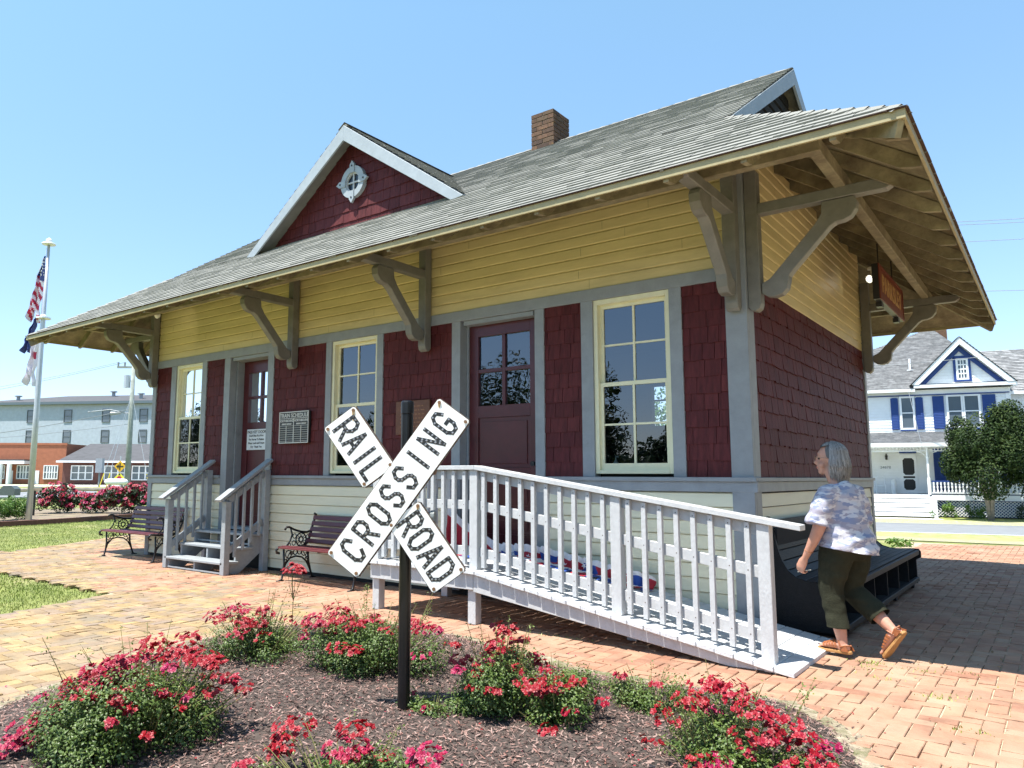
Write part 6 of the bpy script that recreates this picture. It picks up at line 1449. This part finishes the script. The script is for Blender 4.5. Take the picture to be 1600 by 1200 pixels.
for x, y, z in ((6,3,ze_+1.0),(24,8,ze_+2.2),(33.5,3,ze_+1.1)): mb = MB(); mb.tube([(x,y,z-.6),(x,y,z+.9)], .35, 8); mb.tube([(x,y,z+.9),(x,y,z+1.1)], .7, 8); mb.build('roof_vent', M_stairg, t)
dp = 175; o_, rz0 = local(dp, 196); s_ = dp/F_PX
t = thing('roof_tank_house', 'small white rooftop block standing above the warehouse beside the pole', 'building', o_, rz=rz0)
mb = MB(); mb.box((0,0,0),(42*s_,8,zz(622,dp))); mb.build('wall', M_hwall, t); mb = MB(); mb.box((24*s_,-.3,zz(640,dp)),(42*s_,-.02,zz(623,dp))); mb.build('shutter', M_stairg, t)
# far street and verges
def fstrip(name, d0, d1, mt, dz_): 
    a = at(-900,745,d0); b_ = at(900,745,d0); c = at(900,745,d1); d = at(-900,745,d1); mb = MB(); mb.add([(q.x,q.y,-.045+dz_) for q in (a,b_,c,d)], [(0,1,2,3)]); tag(mb.build(name, mt), kind='structure')
fstrip('far_street', 44, 66, M_road, .012); fstrip('far_pavement', 88, 103, M_conc, .012)
# utility pole, guys and wires
up_ = at(199,745,45); up_.z = 0; t = thing('utility_pole', 'grey wooden utility pole with crossarm, transformer and insulators', 'utility pole', up_); M_up = mat('grey_green_pole_wood', (.27,.30,.27), .9, var=.25, vscale=5, bump=.4)
mb = MB(); mb.tube([(0,0,-.2),(.0,.0,4.0),(.0,.0,8.1)], [.19,.155,.105], 10); mb.build('pole', M_up, t, smooth=True)
q = RT*-1; c8 = Vector((0,0,7.85)); mb = MB(); mb.beam(c8-RT*1.0, c8+RT*.35,.10,.12); mb.build('crossarm', M_up, t)
for k_ in (-.95,-.55,.3): mb = MB(); p = c8+RT*k_; mb.tube([p+Vector((0,0,.05)),p+Vector((0,0,.3))], [.05,.07], 8); mb.build('insulator', M_stairg, t)
mb = MB(); p = Vector((0,0,6.6))-RT*.36; mb.tube([p,p+Vector((0,0,.75))], .2, 12); mb.beam(p+Vector((0,0,.4)), p+Vector((0,0,.4))+RT*.35,.06,.06); mb.build('transformer', M_alu, t)
def wire(pts, r, name, label, group='overhead wires'): mb = MB(); mb.tube(pts, r, 5); return tag(mb.build(name, mat('wire_grey', (.22,.24,.26), .7)), label, 'wire', group)
tp8 = up_+c8; tp6 = up_+Vector((0,0,6.8))
def sagw(a, b_, sag, n=14): a, b_ = Vector(a), Vector(b_); return [a.lerp(b_,i/n)-Vector((0,0,sag*4*(i/n)*(1-i/n))) for i in range(n+1)]
wire(sagw(tp8-RT*.95+Vector((0,0,.3)), at(-300,640,42), .4), .012, 'overhead_wire', 'upper thin wire running left from the pole crossarm')
wire(sagw(tp8-RT*.55+Vector((0,0,.3)), at(-300,650,50), .4), .012, 'overhead_wire', 'second thin wire running left from the pole crossarm')
wire(sagw(up_+Vector((0,0,5.3)), at(-300,700,44), .5), .022, 'overhead_wire', 'thick cable crossing the warehouse at mid height')
wire(sagw(up_+Vector((0,0,4.4)), at(-300,690,60), .5), .016, 'overhead_wire', 'lower cable crossing the warehouse from the pole')
for a, py_ in ((151,778),(163,778),(238,770)):
    g0_ = at(a,745,43.5); g0_.z = 0; e_ = up_+Vector((0,0,6.2)); mb = MB(); t = thing('guy_wire', {151:'left guy wire of the utility pole with yellow guard',163:'middle guy wire of the utility pole with yellow guard',238:'right guy wire of the utility pole with yellow guard'}[a], 'guy wire', g0_); mb.tube([(0,0,0), e_-g0_], .012, 4); mb.build('cable', M_alu, t); mb = MB(); d = (e_-g0_).normalized(); mb.tube([(0,0,0), d*1.5], .03, 6); mb.build('guard', mat('yellow_guard', (.62,.50,.03), .5), t)
# street lamp arm, signs, tank
t = thing('street_lamp', 'cobra head street lamp on a long arm from the utility pole', 'street lamp', up_); mb = MB(); p = Vector((0,0,5.0)); mb.tube([p, p-RT*1.3+Vector((0,0,.25)), p-RT*2.6+Vector((0,0,.1))], .035, 6); mb.build('arm', M_stairg, t); mb = MB(); p2 = p-RT*.62+Vector((0,0,.05)); mb.tube([p2, p2-RT*.6+Vector((0,0,-.03))], [.06,.13], 8); mb.build('lamp_head', M_stairg, t)
dp = 47; sp = at(187,745,dp); sp.z = 0; rz0 = atan2(RT.y, RT.x); M_sy = mat('yellow_warning_sign', (.72,.42,.02), .5); M_sl = mat('lime_warning_sign', (.75,.70,.05), .5)
t = thing('warning_sign_post', 'two yellow diamond warning signs on one post beside the utility pole', 'sign', sp, rz=rz0); s_ = dp/F_PX
mb = MB(); mb.tube([(0,0,0),(0,0,zz(716,dp))], .04, 6); mb.build('post', M_alu, t)
z = zz(732,dp); mb = MB(); mb.prism([(-.36,z),(0,z-.36),(.36,z),(0,z+.36)], lambda u,v,w:(u,w,v), -.06,-.03); S_ = mb.build('panel', M_sy, t); mb = MB(); mb.box((-.22,-.07,z-.035),(.22,-.061,z+.035)); mb.box((-.035,-.0705,z-.22),(.035,-.0612,z+.22)); mb.box((-.15,-.0712,z-.12),(-.08,-.0615,z+.12)); mb.build('symbol', M_black, S_)
z = zz(749.5,dp); mb = MB(); mb.prism([(-.31,z),(0,z-.31),(.31,z),(0,z+.31)], lambda u,v,w:(u,w,v), -.06,-.03); S_ = mb.build('panel', M_sl, t); mb = MB(); mb.prism([(.16*cos(a*pi/4+pi/8),z-.05+.16*sin(a*pi/4+pi/8)) for a in range(8)], lambda u,v,w:(u,w,v), -.07,-.061); mb.build('stop_symbol', f_r, S_)
mb = MB(); mb.prism([(-.07,z+.16),(.07,z+.16),(0,z+.30)], lambda u,v,w:(u,w,v), -.07,-.061); mb.build('arrow', M_black, S_)
dp = 40; sp = at(182,745,dp); sp.z = 0; t = thing('propane_tank', 'white horizontal gas tank beyond the fence', 'tank', sp, rz=rz0); z = zz(756,dp); mb = MB(); mb.tube([(-.62,0,z),(-.55,0,z),(-.45,0,z),(.45,0,z),(.55,0,z),(.62,0,z)], [.05,.12,.165,.165,.12,.05], 14); mb.build('vessel', M_hwhite, t, smooth=True)
mb = MB(); mb.box((-.35,-.1,0),(-.27,.1,z-.14)); mb.box((.27,-.1,0),(.35,.1,z-.14)); mb.build('saddle', M_stairg, t)
p = at(17,745,29); p.z = 0; t = thing('picnic_grill', 'dark grey rounded grill beside the left fence post', 'grill', p, rz=rz0); mb = MB(); mb.prism([(-.3,.55),(.3,.55),(.3,.8),(.15,.92),(-.15,.92),(-.3,.75)], lambda u,v,w:(u,w,v), -.2,.2); mb.build('hood', M_greypipe, t); mb = MB(); mb.tube([(0,0,0),(0,0,.55)], .05, 8); mb.build('stand', M_iron, t)
dp = 58; sp = at(155,745,dp); sp.z = 0; t = thing('utility_cabinet', 'grey box on a post between the two left guy wires', 'box', sp, rz=rz0); mb = MB(); mb.tube([(0,0,0),(0,0,2.2)], .07, 6); mb.build('post', M_up, t); mb = MB(); mb.box((-.25,-.2,1.5),(.25,.2,2.6)); mb.build('box', M_stairg, t)
# wires on the right, from behind the roof
for (a, b_), lb in ((((1480,370),(1700,335)),'highest wire at the right edge of the photo'),(((1480,373),(1700,341)),'wire just below the highest one at the right'),(((1480,401),(1700,367)),'third wire from the top at the right edge'),(((1520,468),(1700,450)),'lowest thin wire behind the eave corner at right')):
    wire(sagw(at(*a,34)-RT*9-Vector((0,0,-.4)), at(*b_,30), .12), .012, 'overhead_wire', lb)
wire(sagw(rel(-2,-3,8.1), rel(12,-6,8.6), .25), .014, 'overhead_wire', 'service wire crossing in front of the house gable')
wire([rel(2.2,-3,3.8), rel(2.0,-.6,7.0)], .012, 'overhead_wire', 'drop wire from the house eave to its porch roof')

# ------------------------------------------------------------------ trees and a roof across the yard behind the camera, seen in the window panes; unseen trees added at right
M_far = leaf_mat('distant_foliage', [(.012,.026,.008),(.025,.045,.014),(.045,.07,.022)])
mb = MB()
for cx_, cy_, R_, H_ in ((-22.5,-38,3.0,8.6),(-17,-38,3,4.6),(-12,-38,3,9.5),(-5,-42,5,6.5),(-30,-38,4.5,10.8),(-38,-38,4,6.5),(-45.5,-38,5,7.4),(4,-44,5,7),(-56,-38,5,6),(-64,-38,4,8),(-73,-38,6,10)):
    lob = [(Vector((cx_+rng.gauss(0,R_*.4), cy_+rng.gauss(0,R_*.3), H_*rng.uniform(.15,.85))), rng.uniform(.3,.5)) for i in range(11)]
    for i in range(6500): c, r = rng.choice(lob); d = Vector((rng.gauss(0,1),rng.gauss(0,1),rng.gauss(0,1))).normalized()*rng.random()**.4; leaf(mb, c+Vector((d.x*R_*r,d.y*R_*r,d.z*H_*r*.6)), Vector((rng.gauss(0,1),rng.gauss(0,1),1)), .25,.19)
for i in range(9000):
    t_ = rng.random(); x = -75+100*t_; y = -36+rng.gauss(0,1.2); leaf(mb, Vector((x,y,rng.random()**.8*(2.6+1.0*noise.noise(Vector((x*.25,0,0)))))), Vector((rng.gauss(0,1),rng.gauss(0,1),.5)), .55,.45)
for cx_, cy_, R_, H_ in ((9.5,-7,3.6,10),(10,1,4,11),(10.5,9,4,11),(15,5,5,13),(12,17,3.5,9)):  # unseen trees added at right to cut sky light on side wall and paving
    lob = [(Vector((cx_+rng.gauss(0,R_*.35), cy_+rng.gauss(0,R_*.4), H_*rng.uniform(.12,.85))), rng.uniform(.35,.5)) for i in range(14)]
    for i in range(5200):
        c, r = rng.choice(lob); d = Vector((rng.gauss(0,1),rng.gauss(0,1),rng.gauss(0,1))).normalized()*rng.random()**.4; p = c+Vector((d.x*R_*r,d.y*R_*r,d.z*H_*r*.6))
        if p.x > 5.2: leaf(mb, p, Vector((rng.gauss(0,1),rng.gauss(0,1),1)), .34,.26)
tag(mb.build('far_and_sky_blocker_trees', M_far), kind='stuff', label='tree masses mirrored in the station windows, plus unseen trees added at right to block sky light', cat='trees')
leafy('back_tree', 'pale green small tree glimpsed through the right hand window', 'tree', (-6.3,12.3,0), 1.6, 4.6, 2600, .13, M_hleaf)

# fallen petals and dry leaves
mb = MB()
for i in range(420):
    x = rng.uniform(-3.4,1.6); y = rng.uniform(-5.6,-1.7); z = bed_h(x,y)+.016 if inside(x,y,BED) else .008
    leaf(mb, Vector((x,y,z)), Vector((rng.gauss(0,.4),rng.gauss(0,.4),1)), .016, .012)
tag(mb.build('fallen_petals', M_petal), kind='stuff', label='fallen red rose petals scattered over the mulch', cat='petals')
mb = MB(); M_dl = mat('dry_leaf', (.3,.2,.1), .9, rnd=[(.12,.07,.035),(.24,.15,.07),(.36,.25,.13)])
for cx_, cy_, n, sx, sy in ((-6.45,-.3,130,.28,.14),(-5.0,-.8,30,.7,.2),(-7.4,-1.1,40,.7,.15),(-1.6,-1.1,60,1.2,.15),(.2,-2.3,40,.8,.25),(1.4,-.5,40,.5,.4),(-4.5,-2.3,50,1.6,.7),(1.2,1.8,50,.6,2.0)):
    for i in range(n): x = rng.gauss(cx_,sx); y = rng.gauss(cy_,sy); leaf(mb, Vector((x,y,.010)), Vector((rng.gauss(0,.5),rng.gauss(0,.5),1)), rng.uniform(.012,.04), rng.uniform(.008,.02))
tag(mb.build('leaf_litter', M_dl), kind='stuff', label='dry leaf litter lying on the brick paving', cat='leaves')
